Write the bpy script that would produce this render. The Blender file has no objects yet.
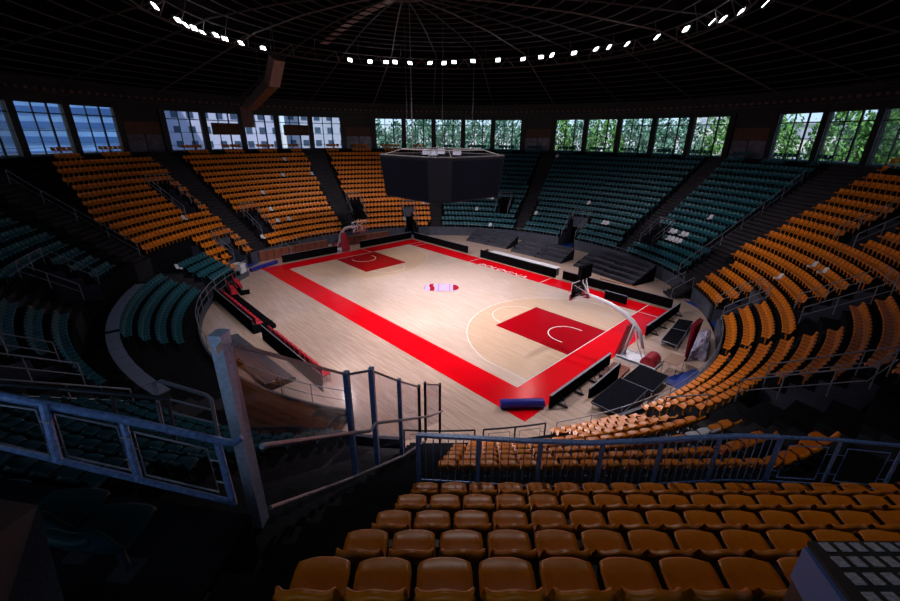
import bpy, bmesh, math, random
from mathutils import Vector, Matrix
random.seed(7)
C = bpy.context.scene.collection
S = bpy.context.scene
PI = math.pi
rad = math.radians

# ------------------------------------------------------------------ camera
CAM = Vector((24.823, -22.947, 12.349))
YAW, PITCH, ROLL, FPX = rad(136.049), rad(21.837), rad(0.6025), 410.287
_f = Vector((math.cos(YAW)*math.cos(PITCH), math.sin(YAW)*math.cos(PITCH), -math.sin(PITCH)))
_r0 = _f.cross(Vector((0, 0, 1))).normalized()
_u0 = _r0.cross(_f)
_r = _r0*math.cos(ROLL) + _u0*math.sin(ROLL)
_u = _r.cross(_f)
cam_d = bpy.data.cameras.new('camera')
cam_d.sensor_width = 36.0
cam_d.lens = FPX*36.0/900.0
cam_d.clip_start = 0.05
cam_d.clip_end = 500
cam = bpy.data.objects.new('camera', cam_d)
C.objects.link(cam)
cam.matrix_world = Matrix(((_r.x, _u.x, -_f.x, CAM.x), (_r.y, _u.y, -_f.y, CAM.y), (_r.z, _u.z, -_f.z, CAM.z), (0, 0, 0, 1)))
S.camera = cam

# ------------------------------------------------------------------ world, sun, exposure
w = bpy.data.worlds.new('world'); S.world = w; w.use_nodes = True
wn = w.node_tree.nodes; wl = w.node_tree.links
bg = wn['Background']
sky = wn.new('ShaderNodeTexSky'); sky.sky_type = 'HOSEK_WILKIE'
sky.sun_direction = (math.cos(rad(-60))*.6, math.sin(rad(-60))*.6, .8)
sky.turbidity = 4.0
wl.new(sky.outputs[0], bg.inputs[0])
bg.inputs[1].default_value = 5.0
sun_d = bpy.data.lights.new('sun', 'SUN'); sun_d.energy = 5.0; sun_d.angle = rad(1.0); sun_d.color = (1, .95, .88)
sun = bpy.data.objects.new('sun', sun_d); C.objects.link(sun)
sun.rotation_euler = Vector((math.cos(rad(-60))*.5, math.sin(rad(-60))*.5, .85)).to_track_quat('Z', 'Y').to_euler()
S.view_settings.view_transform = 'Standard'
S.view_settings.look = 'None'
S.view_settings.exposure = 0.0
S.view_settings.gamma = 1.0
S.view_settings.use_curve_mapping = False
S.cycles.use_denoising = True
S.cycles.max_bounces = 5
S.cycles.diffuse_bounces = 3
S.cycles.glossy_bounces = 3
S.cycles.transparent_max_bounces = 12
S.cycles.sample_clamp_indirect = 3.0
SPOT_COURT = 850.0
SPOT_WIDE = 150.0

# ------------------------------------------------------------------ pixel helpers (turn a photo pixel into a place)
def ray(u, v):
    return _f + _r*((u-450)/FPX) - _u*((v-300.5)/FPX)
def A(u, v, h=0.0):
    d = ray(u, v); t = (h-CAM.z)/d.z
    return CAM + d*t
def AD(u, v, dep):
    return CAM + ray(u, v)*dep
def AR(u, v, r, first=False):
    d = ray(u, v); a = d.x*d.x+d.y*d.y; b = CAM.x*d.x+CAM.y*d.y; c = CAM.x**2+CAM.y**2-r*r
    D = max(b*b-a*c, 0)
    t = (-b-math.sqrt(D))/a if first else (-b+math.sqrt(D))/a
    return CAM + d*t
def P(r, az, z=0.0):
    a = rad(az); return Vector((r*math.cos(a), r*math.sin(a), z))
def sstep(a, b, x):
    t = max(0, min(1, (x-a)/(b-a))); return t*t*(3-2*t)
def WP(r, az, z=0.0):
    """polar point; the upper block next to the camera has straight rows instead of curved ones"""
    a = (az+180) % 360-180; d = a+43.3
    if 0 < d < 34 and 23 < r < 37:
        f = 1/math.cos(rad(min(d, 17)))-1
        if d > 17: f *= 1-sstep(17, 33, d)
        r = r*(1+f*sstep(23.5, 27, r)*(1-sstep(33.5, 36.5, r)))
    return P(r, az, z)
def face(r, az):
    t = WP(r, az+.3)-WP(r, az-.3); return math.atan2(t.y, t.x)
def px(p):
    d = Vector(p)-CAM; z = d.dot(_f)
    if z <= 0.05: return None
    return 450+FPX*d.dot(_r)/z, 300.5-FPX*d.dot(_u)/z, z

# ------------------------------------------------------------------ materials
MATS = {}
def mat(name, col, rough=.6, metal=0.0, noise=0.0, scale=8.0, spec=.5, emit=None, es=0.0, bump=0.0):
    m = bpy.data.materials.new(name); m.use_nodes = True
    nt = m.node_tree; b = nt.nodes['Principled BSDF']
    b.inputs['Base Color'].default_value = (*col, 1)
    b.inputs['Roughness'].default_value = rough
    b.inputs['Metallic'].default_value = metal
    b.inputs['Specular IOR Level'].default_value = spec
    if emit:
        b.inputs['Emission Color'].default_value = (*emit, 1); b.inputs['Emission Strength'].default_value = es
    if noise > 0 or bump > 0:
        tc = nt.nodes.new('ShaderNodeTexCoord'); n = nt.nodes.new('ShaderNodeTexNoise')
        n.inputs['Scale'].default_value = scale; n.inputs['Detail'].default_value = 4
        nt.links.new(tc.outputs['Object'], n.inputs['Vector'])
        if noise > 0:
            r = nt.nodes.new('ShaderNodeValToRGB')
            r.color_ramp.elements[0].position = .3; r.color_ramp.elements[1].position = .7
            r.color_ramp.elements[0].color = (*[c*(1-noise) for c in col], 1)
            r.color_ramp.elements[1].color = (*[min(1, c*(1+noise)) for c in col], 1)
            nt.links.new(n.outputs['Fac'], r.inputs['Fac']); nt.links.new(r.outputs['Color'], b.inputs['Base Color'])
        if bump > 0:
            bp = nt.nodes.new('ShaderNodeBump'); bp.inputs['Strength'].default_value = bump
            nt.links.new(n.outputs['Fac'], bp.inputs['Height']); nt.links.new(bp.outputs['Normal'], b.inputs['Normal'])
    MATS[name] = m
    return m

def wood_mat(name, c1, c2, c3, rough, pw=.09, pl=1.6):
    m = bpy.data.materials.new(name); m.use_nodes = True
    nt = m.node_tree; N = nt.nodes; L = nt.links; b = N['Principled BSDF']
    tc = N.new('ShaderNodeTexCoord')
    br = N.new('ShaderNodeTexBrick'); br.offset = .37; br.inputs['Scale'].default_value = 1.0
    br.inputs['Brick Width'].default_value = pl; br.inputs['Row Height'].default_value = pw
    br.inputs['Mortar Size'].default_value = .002; br.inputs['Bias'].default_value = 0
    br.inputs['Color1'].default_value = (*c1, 1); br.inputs['Color2'].default_value = (*c2, 1)
    br.inputs['Mortar'].default_value = (*[x*.6 for x in c3], 1)
    L.new(tc.outputs['Object'], br.inputs['Vector'])
    mp = N.new('ShaderNodeMapping'); mp.inputs['Scale'].default_value = (.35, 5.0, 1)
    L.new(tc.outputs['Object'], mp.inputs['Vector'])
    n = N.new('ShaderNodeTexNoise'); n.inputs['Scale'].default_value = 1.6; n.inputs['Detail'].default_value = 5
    L.new(mp.outputs[0], n.inputs['Vector'])
    mx = N.new('ShaderNodeMix'); mx.data_type = 'RGBA'; mx.blend_type = 'MIX'
    rp = N.new('ShaderNodeValToRGB'); rp.color_ramp.elements[0].position = .38; rp.color_ramp.elements[1].position = .68
    L.new(n.outputs['Fac'], rp.inputs['Fac']); L.new(rp.outputs['Color'], mx.inputs[0])
    L.new(br.outputs['Color'], mx.inputs[6]); mx.inputs[7].default_value = (*c3, 1)
    L.new(mx.outputs[2], b.inputs['Base Color'])
    b.inputs['Roughness'].default_value = rough
    b.inputs['Coat Weight'].default_value = .6; b.inputs['Coat Roughness'].default_value = .12
    MATS[name] = m; return m

M_wood = wood_mat('maple floor', (.76, .58, .49), (.68, .50, .41), (.60, .41, .31), .28)
M_wood2 = wood_mat('stained maple floor', (.72, .52, .38), (.66, .45, .31), (.60, .38, .25), .30)
M_woodout = wood_mat('outer maple floor', (.70, .51, .42), (.60, .42, .33), (.48, .31, .235), .28)
M_red = mat('red court paint', (.72, .002, .008), .2, noise=.06, scale=.6, spec=.22)
M_redk = mat('dark red key paint', (.34, .001, .006), .2, noise=.06, scale=.6, spec=.18)
M_white = mat('white line paint', (.85, .82, .80), .4)
M_lav = mat('pale lavender paint', (.55, .42, .60), .3)
M_purple = mat('purple outline paint', (.30, .14, .38), .4)
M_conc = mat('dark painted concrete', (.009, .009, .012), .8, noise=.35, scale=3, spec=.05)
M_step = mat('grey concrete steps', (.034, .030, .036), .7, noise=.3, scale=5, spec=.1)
M_par = mat('blue grey parapet', (.06, .065, .095), .6, noise=.25, scale=2)
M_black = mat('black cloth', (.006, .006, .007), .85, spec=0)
M_blackgl = mat('black panel', (.006, .006, .008), .6, spec=.0)
M_orange = mat('orange plastic', (.80, .215, .004), .36, noise=.10, scale=14)
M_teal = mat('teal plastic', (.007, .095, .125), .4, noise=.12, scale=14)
M_tealshade = mat('shaded teal plastic', (.003, .032, .040), .5, spec=.2)  # teal darkened so the colour carries the shade of the left corner
M_whites = mat('white plastic', (.75, .72, .78), .4)
M_blue = mat('blue painted steel', (.16, .27, .56), .38, metal=.1, noise=.35, scale=22)
M_paleblue = mat('pale blue painted steel', (.62, .68, .88), .38, metal=.2, noise=.18, scale=18)
M_rail = mat('grey steel rail', (.26, .27, .33), .4, metal=.3, noise=.2, scale=20)
M_rail_dk = mat('dark steel rail', (.035, .038, .05), .45, metal=.4)
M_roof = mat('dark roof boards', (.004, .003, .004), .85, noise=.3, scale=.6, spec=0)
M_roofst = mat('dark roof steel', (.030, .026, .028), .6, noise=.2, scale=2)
M_rib = mat('grey roof rib', (.12, .10, .10), .6)
M_brown = mat('brown board panel', (.10, .045, .022), .6, noise=.2, scale=2)
M_redbrown = mat('red brown wood', (.23, .055, .03), .5, noise=.35, scale=4)
M_frame = mat('dark window frame', (.012, .013, .018), .5)
M_lens = mat('lit floodlight lens', (1, 1, 1), .3, emit=(.93, .95, 1), es=9.0)
M_duct = mat('pinkish sheet metal duct', (.16, .085, .075), .5, noise=.2, scale=2)
M_maroon = mat('maroon padding', (.28, .006, .016), .45, noise=.15, scale=3)
M_whitep = mat('white painted steel', (.78, .78, .84), .35)
M_redp = mat('red painted steel', (.55, .01, .02), .35)
M_bluemat = mat('blue vinyl mat', (.012, .045, .28), .4)
M_bluero = mat('dark blue roll', (.012, .012, .22), .35, noise=.2, scale=3)
M_bleach = mat('grey purple bleacher', (.045, .045, .065), .6, noise=.25, scale=2)
M_stage = mat('black stage deck', (.010, .010, .014), .85, noise=.2, scale=4, spec=0)
M_alu = mat('aluminium edge', (.55, .55, .60), .35, metal=.7)
M_tan = mat('tan table top', (.27, .15, .10), .5, noise=.1)
M_redseat = mat('red padded fabric', (.52, .008, .025), .6)
M_spk = mat('dark textured speaker', (.020, .020, .032), .8, noise=.9, scale=160, bump=.4)
M_boxblue = mat('blue cabinet side', (.05, .21, .62), .5)
M_grille = mat('black cabinet top', (.008, .008, .011), .6)
M_slot = mat('silver vent cover', (.62, .64, .85), .4, metal=.2, noise=.4, scale=60)
M_rust = mat('copper orange pipe', (.55, .22, .08), .5)
M_sheet = mat('crumpled plastic sheet', (.42, .38, .50), .22, noise=.5, scale=2.2, bump=.8)
M_trunk = mat('tree bark', (.10, .07, .05), .9, noise=.3)
M_leaf = mat('green foliage', (.10, .26, .05), .7, noise=.5, scale=1.5)
M_leaf2 = mat('blue green foliage', (.09, .22, .14), .7, noise=.5, scale=1.5)
M_ground = mat('street paving', (.22, .22, .22), .9, noise=.2, scale=.3)
M_bldw = mat('white render', (.78, .76, .72), .8, noise=.05)
M_bldb = mat('blue glass facade', (.16, .30, .55), .25, noise=.3, scale=.2)
M_bldg = mat('pale grey facade', (.42, .45, .55), .7, noise=.1, scale=.3)
M_bandb = mat('blue window band', (.05, .12, .30), .15)
M_bldl = mat('pale lilac facade', (.50, .50, .66), .7, noise=.1, scale=.3)
M_wing = mat('facade window glass', (.05, .08, .13), .2)
M_wallb = mat('dark wall panel', (.014, .014, .019), .5, noise=.4, scale=.8)
M_galv = mat('scuffed metal door', (.14, .13, .17), .38, metal=.5, noise=.5, scale=1.4)
M_gold = mat('green yellow plastic', (.42, .30, .01), .4)
def glass_mat(name, tint, refl):
    m = bpy.data.materials.new(name); m.use_nodes = True
    nt = m.node_tree; nt.nodes.clear()
    o = nt.nodes.new('ShaderNodeOutputMaterial'); t = nt.nodes.new('ShaderNodeBsdfTransparent'); g = nt.nodes.new('ShaderNodeBsdfGlossy')
    t.inputs[0].default_value = (*tint, 1); g.inputs['Roughness'].default_value = .08
    fr = nt.nodes.new('ShaderNodeFresnel'); fr.inputs[0].default_value = 1.45
    mm = nt.nodes.new('ShaderNodeMath'); mm.operation = 'MULTIPLY'; mm.inputs[1].default_value = refl
    nt.links.new(fr.outputs[0], mm.inputs[0])
    mx = nt.nodes.new('ShaderNodeMixShader'); nt.links.new(mm.outputs[0], mx.inputs[0])
    nt.links.new(t.outputs[0], mx.inputs[1]); nt.links.new(g.outputs[0], mx.inputs[2]); nt.links.new(mx.outputs[0], o.inputs[0])
    MATS[name] = m; return m
M_glass = glass_mat('window glass', (.94, .97, 1.0), .6)
M_board_gl = glass_mat('clear backboard glass', (.92, .95, .97), 1.0)
M_balu = glass_mat('smoked balustrade glass', (.88, .86, .90), .22)

# ------------------------------------------------------------------ mesh helpers
class MB:
    def __init__(s): s.v = []; s.f = []; s.m = []
    def add(s, vs, fs, mi=0):
        o = len(s.v); s.v += [tuple(v) for v in vs]
        s.f += [tuple(i+o for i in f) for f in fs]; s.m += [mi]*len(fs)
        return s
    def box(s, c, size, rz=0.0, mi=0, M=None):
        x, y, z = [k/2 for k in size]; c = Vector(c)
        R = M if M is not None else Matrix.Rotation(rz, 3, 'Z')
        vs = [c + R @ Vector((a*x, b*y, d*z)) for d in (-1, 1) for a, b in ((-1, -1), (1, -1), (1, 1), (-1, 1))]
        return s.add(vs, [(3, 2, 1, 0), (4, 5, 6, 7), (0, 1, 5, 4), (1, 2, 6, 5), (2, 3, 7, 6), (3, 0, 4, 7)], mi)
    def beam(s, a, b, wd, ht, mi=0, up=(0, 0, 1)):
        a = Vector(a); b = Vector(b); d = (b-a); L = d.length; d.normalize()
        upv = Vector(up)
        if abs(d.dot(upv)) > .98: upv = Vector((1, 0, 0))
        x = d.cross(upv).normalized(); y = x.cross(d)
        M = Matrix((x, d, y)).transposed()
        return s.box((a+b)/2, (wd, L, ht), mi=mi, M=M)
    def tube(s, pts, r, n=8, mi=0, closed=False):
        pts = [Vector(p) for p in pts]; k = len(pts); rings = []
        for i, p in enumerate(pts):
            if closed: t = (pts[(i+1) % k]-pts[i-1])
            else: t = pts[min(i+1, k-1)]-pts[max(i-1, 0)]
            if t.length < 1e-9: t = Vector((0, 0, 1))
            t.normalize()
            ref = Vector((0, 0, 1)) if abs(t.z) < .95 else Vector((1, 0, 0))
            x = t.cross(ref).normalized(); y = x.cross(t)
            rr = r[i] if isinstance(r, (list, tuple)) else r
            rings.append([p + x*rr*math.cos(2*PI*j/n) + y*rr*math.sin(2*PI*j/n) for j in range(n)])
        vs = [v for ring in rings for v in ring]; fs = []
        m = k if closed else k-1
        for i in range(m):
            a = i*n; b = ((i+1) % k)*n
            for j in range(n):
                fs.append((a+j, a+(j+1) % n, b+(j+1) % n, b+j))
        if not closed:
            fs.append(tuple(range(n-1, -1, -1))); fs.append(tuple((k-1)*n+j for j in range(n)))
        return s.add(vs, fs, mi)
    def prism(s, poly, z0, z1, mi=0):
        n = len(poly)
        vs = [(p[0], p[1], z0) for p in poly]+[(p[0], p[1], z1) for p in poly]
        fs = [tuple(range(n-1, -1, -1)), tuple(range(n, 2*n))]+[(i, (i+1) % n, n+(i+1) % n, n+i) for i in range(n)]
        return s.add(vs, fs, mi)
    def extrude(s, poly3, vec, mi=0):
        n = len(poly3); vec = Vector(vec)
        vs = [Vector(p) for p in poly3]+[Vector(p)+vec for p in poly3]
        fs = [tuple(range(n-1, -1, -1)), tuple(range(n, 2*n))]+[(i, (i+1) % n, n+(i+1) % n, n+i) for i in range(n)]
        return s.add(vs, fs, mi)
    def arc_wall(s, r0, r1, a0, a1, z0, z1, mi=0, step=2.5):
        n = max(1, int(abs(a1-a0)/step)); vs = []; fs = []
        for i in range(n+1):
            a = a0+(a1-a0)*i/n
            vs += [P(r0, a, z0), P(r1, a, z0), P(r1, a, z1), P(r0, a, z1)]
        for i in range(n):
            o = 4*i
            for j in range(4): fs.append((o+j, o+4+j, o+4+(j+1) % 4, o+(j+1) % 4))
        fs += [(0, 1, 2, 3), (4*n+3, 4*n+2, 4*n+1, 4*n)]
        return s.add(vs, fs, mi)
    def build(s, name, mats, parent=None, smooth=False, loc=None, bevel=0, kind=None):
        me = bpy.data.meshes.new(name); me.from_pydata(s.v, [], s.f)
        if not isinstance(mats, (list, tuple)): mats = [mats]
        for m in mats: me.materials.append(m)
        me.polygons.foreach_set('material_index', s.m)
        bm = bmesh.new(); bm.from_mesh(me); bmesh.ops.recalc_face_normals(bm, faces=bm.faces); bm.to_mesh(me); bm.free()
        if smooth: me.polygons.foreach_set('use_smooth', [True]*len(me.polygons))
        me.update()
        o = bpy.data.objects.new(name, me); C.objects.link(o)
        if parent is not None: o.parent = parent
        if loc is not None: o.location = loc
        if bevel:
            md = o.modifiers.new('bevel', 'BEVEL'); md.width = bevel; md.segments = 2; md.limit_method = 'ANGLE'
        if kind: o['kind'] = kind
        return o
def tag(o, label, cat, group=None, kind=None):
    o['label'] = label; o['category'] = cat
    if group: o['group'] = group
    if kind: o['kind'] = kind
    return o
def thing(name, label, cat, loc=(0, 0, 0), rz=0.0, group=None, kind=None):
    o = bpy.data.objects.new(name, None); C.objects.link(o)
    o.location = loc; o.rotation_euler = (0, 0, rz)
    return tag(o, label, cat, group, kind)
def struct(o):
    o['kind'] = 'structure'; return o
def copy_tree(o, parent=None):
    c = o.copy(); C.objects.link(c)
    if parent is not None: c.parent = parent
    for ch in list(o.children): copy_tree(ch, c)
    return c
def ordn(n):
    if 10 <= n % 100 <= 20: return f'{n}th'
    return f'{n}' + {1: 'st', 2: 'nd', 3: 'rd'}.get(n % 10, 'th')
WORDS = ['first', 'second', 'third', 'fourth', 'fifth', 'sixth', 'seventh', 'eighth', 'ninth', 'tenth', 'eleventh', 'twelfth', 'thirteenth', 'fourteenth', 'fifteenth', 'sixteenth', 'seventeenth', 'eighteenth', 'nineteenth', 'twentieth']
def ow(n): return WORDS[n-1] if n <= 20 else ordn(n)

# ------------------------------------------------------------------ FLOOR AND COURT
def flat(name, poly, z, m, parent=None):
    b = MB(); n = len(poly); b.add([(x, y, z) for x, y in poly], [tuple(range(n))])
    return b.build(name, m, parent)
b = MB(); b.prism([(20.6*math.cos(2*PI*i/96), 20.6*math.sin(2*PI*i/96)) for i in range(96)], -.3, 0)
floor = struct(b.build('floor', M_woodout))
def rect(x0, y0, x1, y1): return [(x0, y0), (x1, y0), (x1, y1), (x0, y1)]
struct(flat('floor.001', rect(-16, -9.5, 16, 9.5), .004, M_red)).name = 'court_border'
struct(flat('court_floor', rect(-14, -7.5, 14, 7.5), .008, M_wood))
for sgn in (-1, 1):
    bx = 12.425*sgn
    pts = [(14*sgn, -6.6), (bx, -6.6)] if False else []
    a0 = math.acos(min(1, 6.6/6.75))
    pts = [(14*sgn, -6.6)]
    n = 40
    for i in range(n+1):
        t = -PI/2 + a0*0 + PI*i/n
        y = 6.75*math.sin(t); x = bx - sgn*6.75*math.cos(t)
        y = max(-6.6, min(6.6, y))
        pts.append((x, y))
    pts.append((14*sgn, 6.6))
    struct(flat('three_point_area', pts, .012, M_wood2))
    struct(flat('key_paint', rect(min(14*sgn, 8.2*sgn), -2.45, max(14*sgn, 8.2*sgn), 2.45), .016, M_redk))
def strip(pts, wd, z, b):
    for i in range(len(pts)-1):
        p = Vector((*pts[i], 0)); q = Vector((*pts[i+1], 0)); d = (q-p).normalized(); n = Vector((-d.y, d.x, 0))*wd/2
        b.add([(*(p+n).xy, z), (*(p-n).xy, z), (*(q-n).xy, z), (*(q+n).xy, z)], [(0, 1, 2, 3)])
b = MB()
for sgn in (-1, 1):
    bx = 12.425*sgn
    strip([(14*sgn, -7.5), (14*sgn, 7.5)], .05, .02, b)
    strip([(14*sgn, -6.6)]+[(bx-sgn*6.75*math.cos(t), max(-6.6, min(6.6, 6.75*math.sin(t)))) for t in [(-PI/2+PI*i/40) for i in range(41)]]+[(14*sgn, 6.6)], .05 if sgn > 0 else .02, .02, b)
    strip([(bx+sgn*.4, -1.25)]+[(bx-sgn*1.25*math.cos(t), 1.25*math.sin(t)) for t in [(-PI/2+PI*i/24) for i in range(25)]]+[(bx+sgn*.4, 1.25)], .06, .022, b)
    strip([(8.2*sgn-sgn*1.8*math.cos(t), 1.8*math.sin(t)) for t in [(-PI/2+PI*i/30) for i in range(31)]], .05, .02, b)
for x in (-9, 0, 9): strip([(x-4.0, 7.5), (x-4.0, 9.5)], .06, .02, b)
strip([(14, 7.5), (14, 9.5)], .06, .02, b); strip([(-14, 7.5), (-14, 9.5)], .06, .02, b)
strip([(14, 7.5), (16, 7.5)], .05, .02, b); strip([(-16, 2.0), (-14.05, 2.0)], .05, .02, b)
struct(b.build('court_lines', M_white))
# centre emblem painted on the court
em = thing('court_emblem', 'painted lavender and red emblem at the centre of the court', 'floor emblem', (-.05, 0, 0), rad(46))
# local x = to the photo's right
b = MB()
def rr(x0, x1, y0, y1, z, bb, mi=0): bb.add([(x0, y0, z), (x1, y0, z), (x1, y1, z), (x0, y1, z)], [(0, 1, 2, 3)], mi)
el = [(1.55*math.cos(2*PI*i/40)*(1 if True else 1), 1.55*math.sin(2*PI*i/40)) for i in range(40)]
b.add([(x, max(-.95, min(.95, y)), .024) for x, y in el], [tuple(range(40))]); b.build('emblem_panel', M_lav, em)
b = MB(); b.add([(-1.10, .85, .028), (-.70, .95, .028), (-.78, .45, .028), (-.62, .0, .028), (-.62, -.9, .028), (-1.02, -.85, .028), (-1.0, -.2, .028), (-1.12, .3, .028)], [tuple(range(8))]); b.build('red_band', M_redk, em)
b = MB(); b.add([(1.0+.50*math.cos(t), .75*math.sin(t), .028) for t in [(-PI/2+PI*i/16) for i in range(17)]], [tuple(range(17))]); b.build('red_half_disc', M_redk, em)
b = MB()
for x in (-.28, .70): rr(x-.03, x+.03, -.95, .95, .03, b)
rr(-.28, .2, .86, .93, .03, b); rr(-.28, .4, -.93, -.88, .03, b); rr(-1.5, -1.44, -.4, .5, .03, b)
b.build('purple_outline', M_purple, em)
# lettering on the far border
tcu = bpy.data.curves.new('border_lettering', 'FONT'); tcu.body = 'BOLOGNA'; tcu.size = 1.15; tcu.shear = .3; tcu.extrude = .002; tcu.align_x = 'CENTER'; tcu.space_character = 1.12
to = bpy.data.objects.new('border_lettering', tcu); C.objects.link(to)
to.location = (.25, 7.62, .02)
dg = bpy.context.evaluated_depsgraph_get()
me = bpy.data.meshes.new_from_object(to.evaluated_get(dg)); bpy.data.objects.remove(to)
to = bpy.data.objects.new('border_lettering', me); C.objects.link(to); me.materials.append(M_white); to.location = (.25, 7.52, .02); to.scale = (1.0, .75, 1)
tag(to, 'white slanted lettering painted on the far red court border', 'lettering')

# ------------------------------------------------------------------ STANDS: polar height field
R0, DR, NR, RISE = 20.75, .76, 18, .547
def tread(i): return 1.0+RISE*i+(.05 if i == 13 else .13 if i >= 14 else 0)
def redge(i): return R0+DR*i          # front edge of row i
CELL = 1.25; NA = 288
AISLES = [(72, 2.2), (109.6, 2.2), (139.5, 2.2), (170, 2.2), (202.5, 2.2), (233, 2.6), (45.3, 4.0, 3), (49.2, 3.7, 99, 4), (5.6, 1.2, 5), (-20, 1.8), (-49.4, 3.1), (-72, 2.2), (-100, 2.2, 99, 4)]
# entries: azimuth, half width, first row, last row, floor height
VOMS = [(209.5, 1.9, 7, 11, tread(6)), (196.6, 1.8, 2, 5, tread(1)), (168.0, 0, 0, 0, 0), (165.5, 1.9, 2, 5, tread(1)), (148.6, 1.7, 0, 3, 0.0), (117.2, 1.9, 3, 5, tread(2)-.2),
        (91, 2.2, 0, 3, 0.0), (66.6, 1.9, 2, 4, tread(1)-.3), (25, 2.6, 0, 2, 0.0), (13.5, 2.5, 4, 7, tread(3)-.6), (31, 1.9, 9, 12, tread(8)-.5),
        (-12.5, 2.4, 4, 7, tread(3)-.6), (-149.5, 2.2, 0, 2, 0.0), (-109, 3.4, 4, 6, tread(2)), (-78, 3.0, 5, 8, tread(4)), (-40.0, 0, 0, 0, 0)]
VOMS = [v for v in VOMS if v[1] > 0]
def angd(a, b): return (a-b+180) % 360-180
NI = 3                                  # extra retractable rows in front, on the bench side only
H = [[0.0]*((NR+NI)*2) for _ in range(NA)]
KIND = [[0]*((NR+NI)*2) for _ in range(NA)]
INNER = {-3: .15, -2: .42, -1: .78, 0: 1.15, 1: 1.55, 2: 1.55, 3: 1.55}
def in_inner(az): return 217.4 < az % 360 < 304
for k in range(NA):
    az = (k+.5)*CELL
    for j in range((NR+NI)*2):
        i = j//2-NI; h = tread(i); kd = 0
        if i < 0 and not in_inner(az): H[k][j] = 0; KIND[k][j] = 5; continue
        if in_inner(az) and i in INNER: h = INNER[i]
        for ai in AISLES:
            a, hw = ai[:2]
            if abs(angd(az, a)) < hw and (len(ai) < 3 or i <= ai[2]) and (len(ai) < 4 or i >= ai[3]):
                kd = 1
                if j % 2 == 0 and (i > 3 or not in_inner(az)): h -= RISE/2
        for (a, hw, i0, i1, fz) in VOMS:
            if abs(angd(az, a)) < hw and i0 <= i <= i1: h = fz; kd = 2
        H[k][j] = h; KIND[k][j] = kd
b = MB()
def quad(p, q, r, s_, mi): b.add([p, q, r, s_], [(0, 1, 2, 3)], mi)
for k in range(NA):
    a0, a1 = k*CELL, (k+1)*CELL
    k2 = (k+1) % NA
    for j in range((NR+NI)*2):
        r0 = R0+(j-2*NI)*DR/2; r1 = r0+DR/2; h = H[k][j]; mi = 1 if KIND[k][j] == 1 else 0
        if KIND[k][j] == 5: pass
        elif h > 0.001: quad(WP(r0, a0, h), WP(r1, a0, h), WP(r1, a1, h), WP(r0, a1, h), mi)
        else: quad(WP(r0, a0, .01), WP(r1, a0, .01), WP(r1, a1, .01), WP(r0, a1, .01), 2)
        if j > 0: hp = H[k][j-1]
        else: hp = 0.0
        if abs(hp-h) > 1e-4: quad(WP(r0, a0, hp), WP(r0, a1, hp), WP(r0, a1, h), WP(r0, a0, h), mi)
        h2 = H[k2][j]
        if abs(h2-h) > 1e-4: quad(WP(r0, a1, h), WP(r1, a1, h), WP(r1, a1, h2), WP(r0, a1, h2), 3 if abs(h2-h) > .5 else 1)
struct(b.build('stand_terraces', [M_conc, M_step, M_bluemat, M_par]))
# gallery floor behind the last row
rT = R0+NR*DR
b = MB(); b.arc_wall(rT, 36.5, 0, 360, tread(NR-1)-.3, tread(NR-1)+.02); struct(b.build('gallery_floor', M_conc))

# front parapet with openings at the court-level tunnels
opens = [(148.6, 2.6), (91, 3.0), (25, 3.4), (-149.5, 3.0), (41.5, 2.0), (-38.5, 8.5), (-166, .01)]
def segs(a0, a1):
    out = []; a = a0
    cuts = sorted([((o if o >= a0 else o+360), hw) for o, hw in opens if a0 < (o if o >= a0 else o+360) < a1])
    for o, hw in cuts:
        out.append((a, o-hw)); a = o+hw
    out.append((a, a1)); return out
for s0, s1 in segs(-180, -142.5)+segs(-56, 180):
    b = MB(); b.arc_wall(R0-.16, R0, s0, s1, 0, 1.12); struct(b.build('wall_front', M_par))

# ------------------------------------------------------------------ OUTER WALL: window bays
RW = 35.0; SILL = 9.75; HEAD = 14.75
BAY0 = 4.5
def build_bay_mesh(kind):
    """one bay in local coordinates: x across (tangent), y outwards, z up, origin on the wall circle"""
    return None
HW = RW*math.tan(rad(3.75))
OPAQUE = {}
for n in range(48):
    c = BAY0+7.5*n+3.75
    d = min(abs(angd(c, 68.25+45*k)) for k in range(8))
    OPAQUE[n] = d < 3.0
PANEL = set()
for n in range(48):
    c = (BAY0+7.5*n+3.75)
    if abs(angd(c, 188.2)) < 2 or abs(angd(c, 173.2)) < 2: PANEL.add(n)
pb = MB()
pb.box((-HW, 0, (SILL+HEAD)/2), (.62, .5, HEAD-SILL+.6)); pillar_me = pb.build('bay_pillar', M_frame)
PR = pillar_me; PR.name = 'wall_pillar'; struct(PR)
def frames_mb(full=True):
    f = MB(); x0, x1 = -HW+.3, HW-.3
    for z in (SILL+.05, SILL+4.1, HEAD-.05): f.box(((x0+x1)/2, 0, z), (x1-x0, .10, .09))
    for z in (SILL+2.7, SILL+1.3): f.box(((x0+x1)/2, 0, z), (x1-x0, .06, .04))
    for t in (0, .36, .68, 1): f.box((x0+(x1-x0)*t, 0, (SILL+HEAD)/2), (.09 if t != .68 else .16, .10, HEAD-SILL))
    return f
fr0 = frames_mb().build('window_frame', M_frame)
pn = MB(); pn.box((0, .03, (SILL+HEAD)/2), (2*HW-.6, .012, HEAD-SILL)); pane0 = pn.build('window_pane', M_glass)
op = MB(); op.box((0, .1, (SILL+HEAD)/2), (2*HW, .14, HEAD-SILL), mi=0)
op.box((0, 0, SILL+3.1), (2*HW-.9, .08, 1.2), mi=1)
for sx in (-1, 1): op.box((sx*.95, -.02, SILL+1.35), (1.75, .08, 2.2), mi=2)
op.box((0, -.05, SILL+.55), (3.4, .1, .12), mi=0)
op0 = op.build('blind_bay', [M_wallb, M_brown, M_galv])
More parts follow.
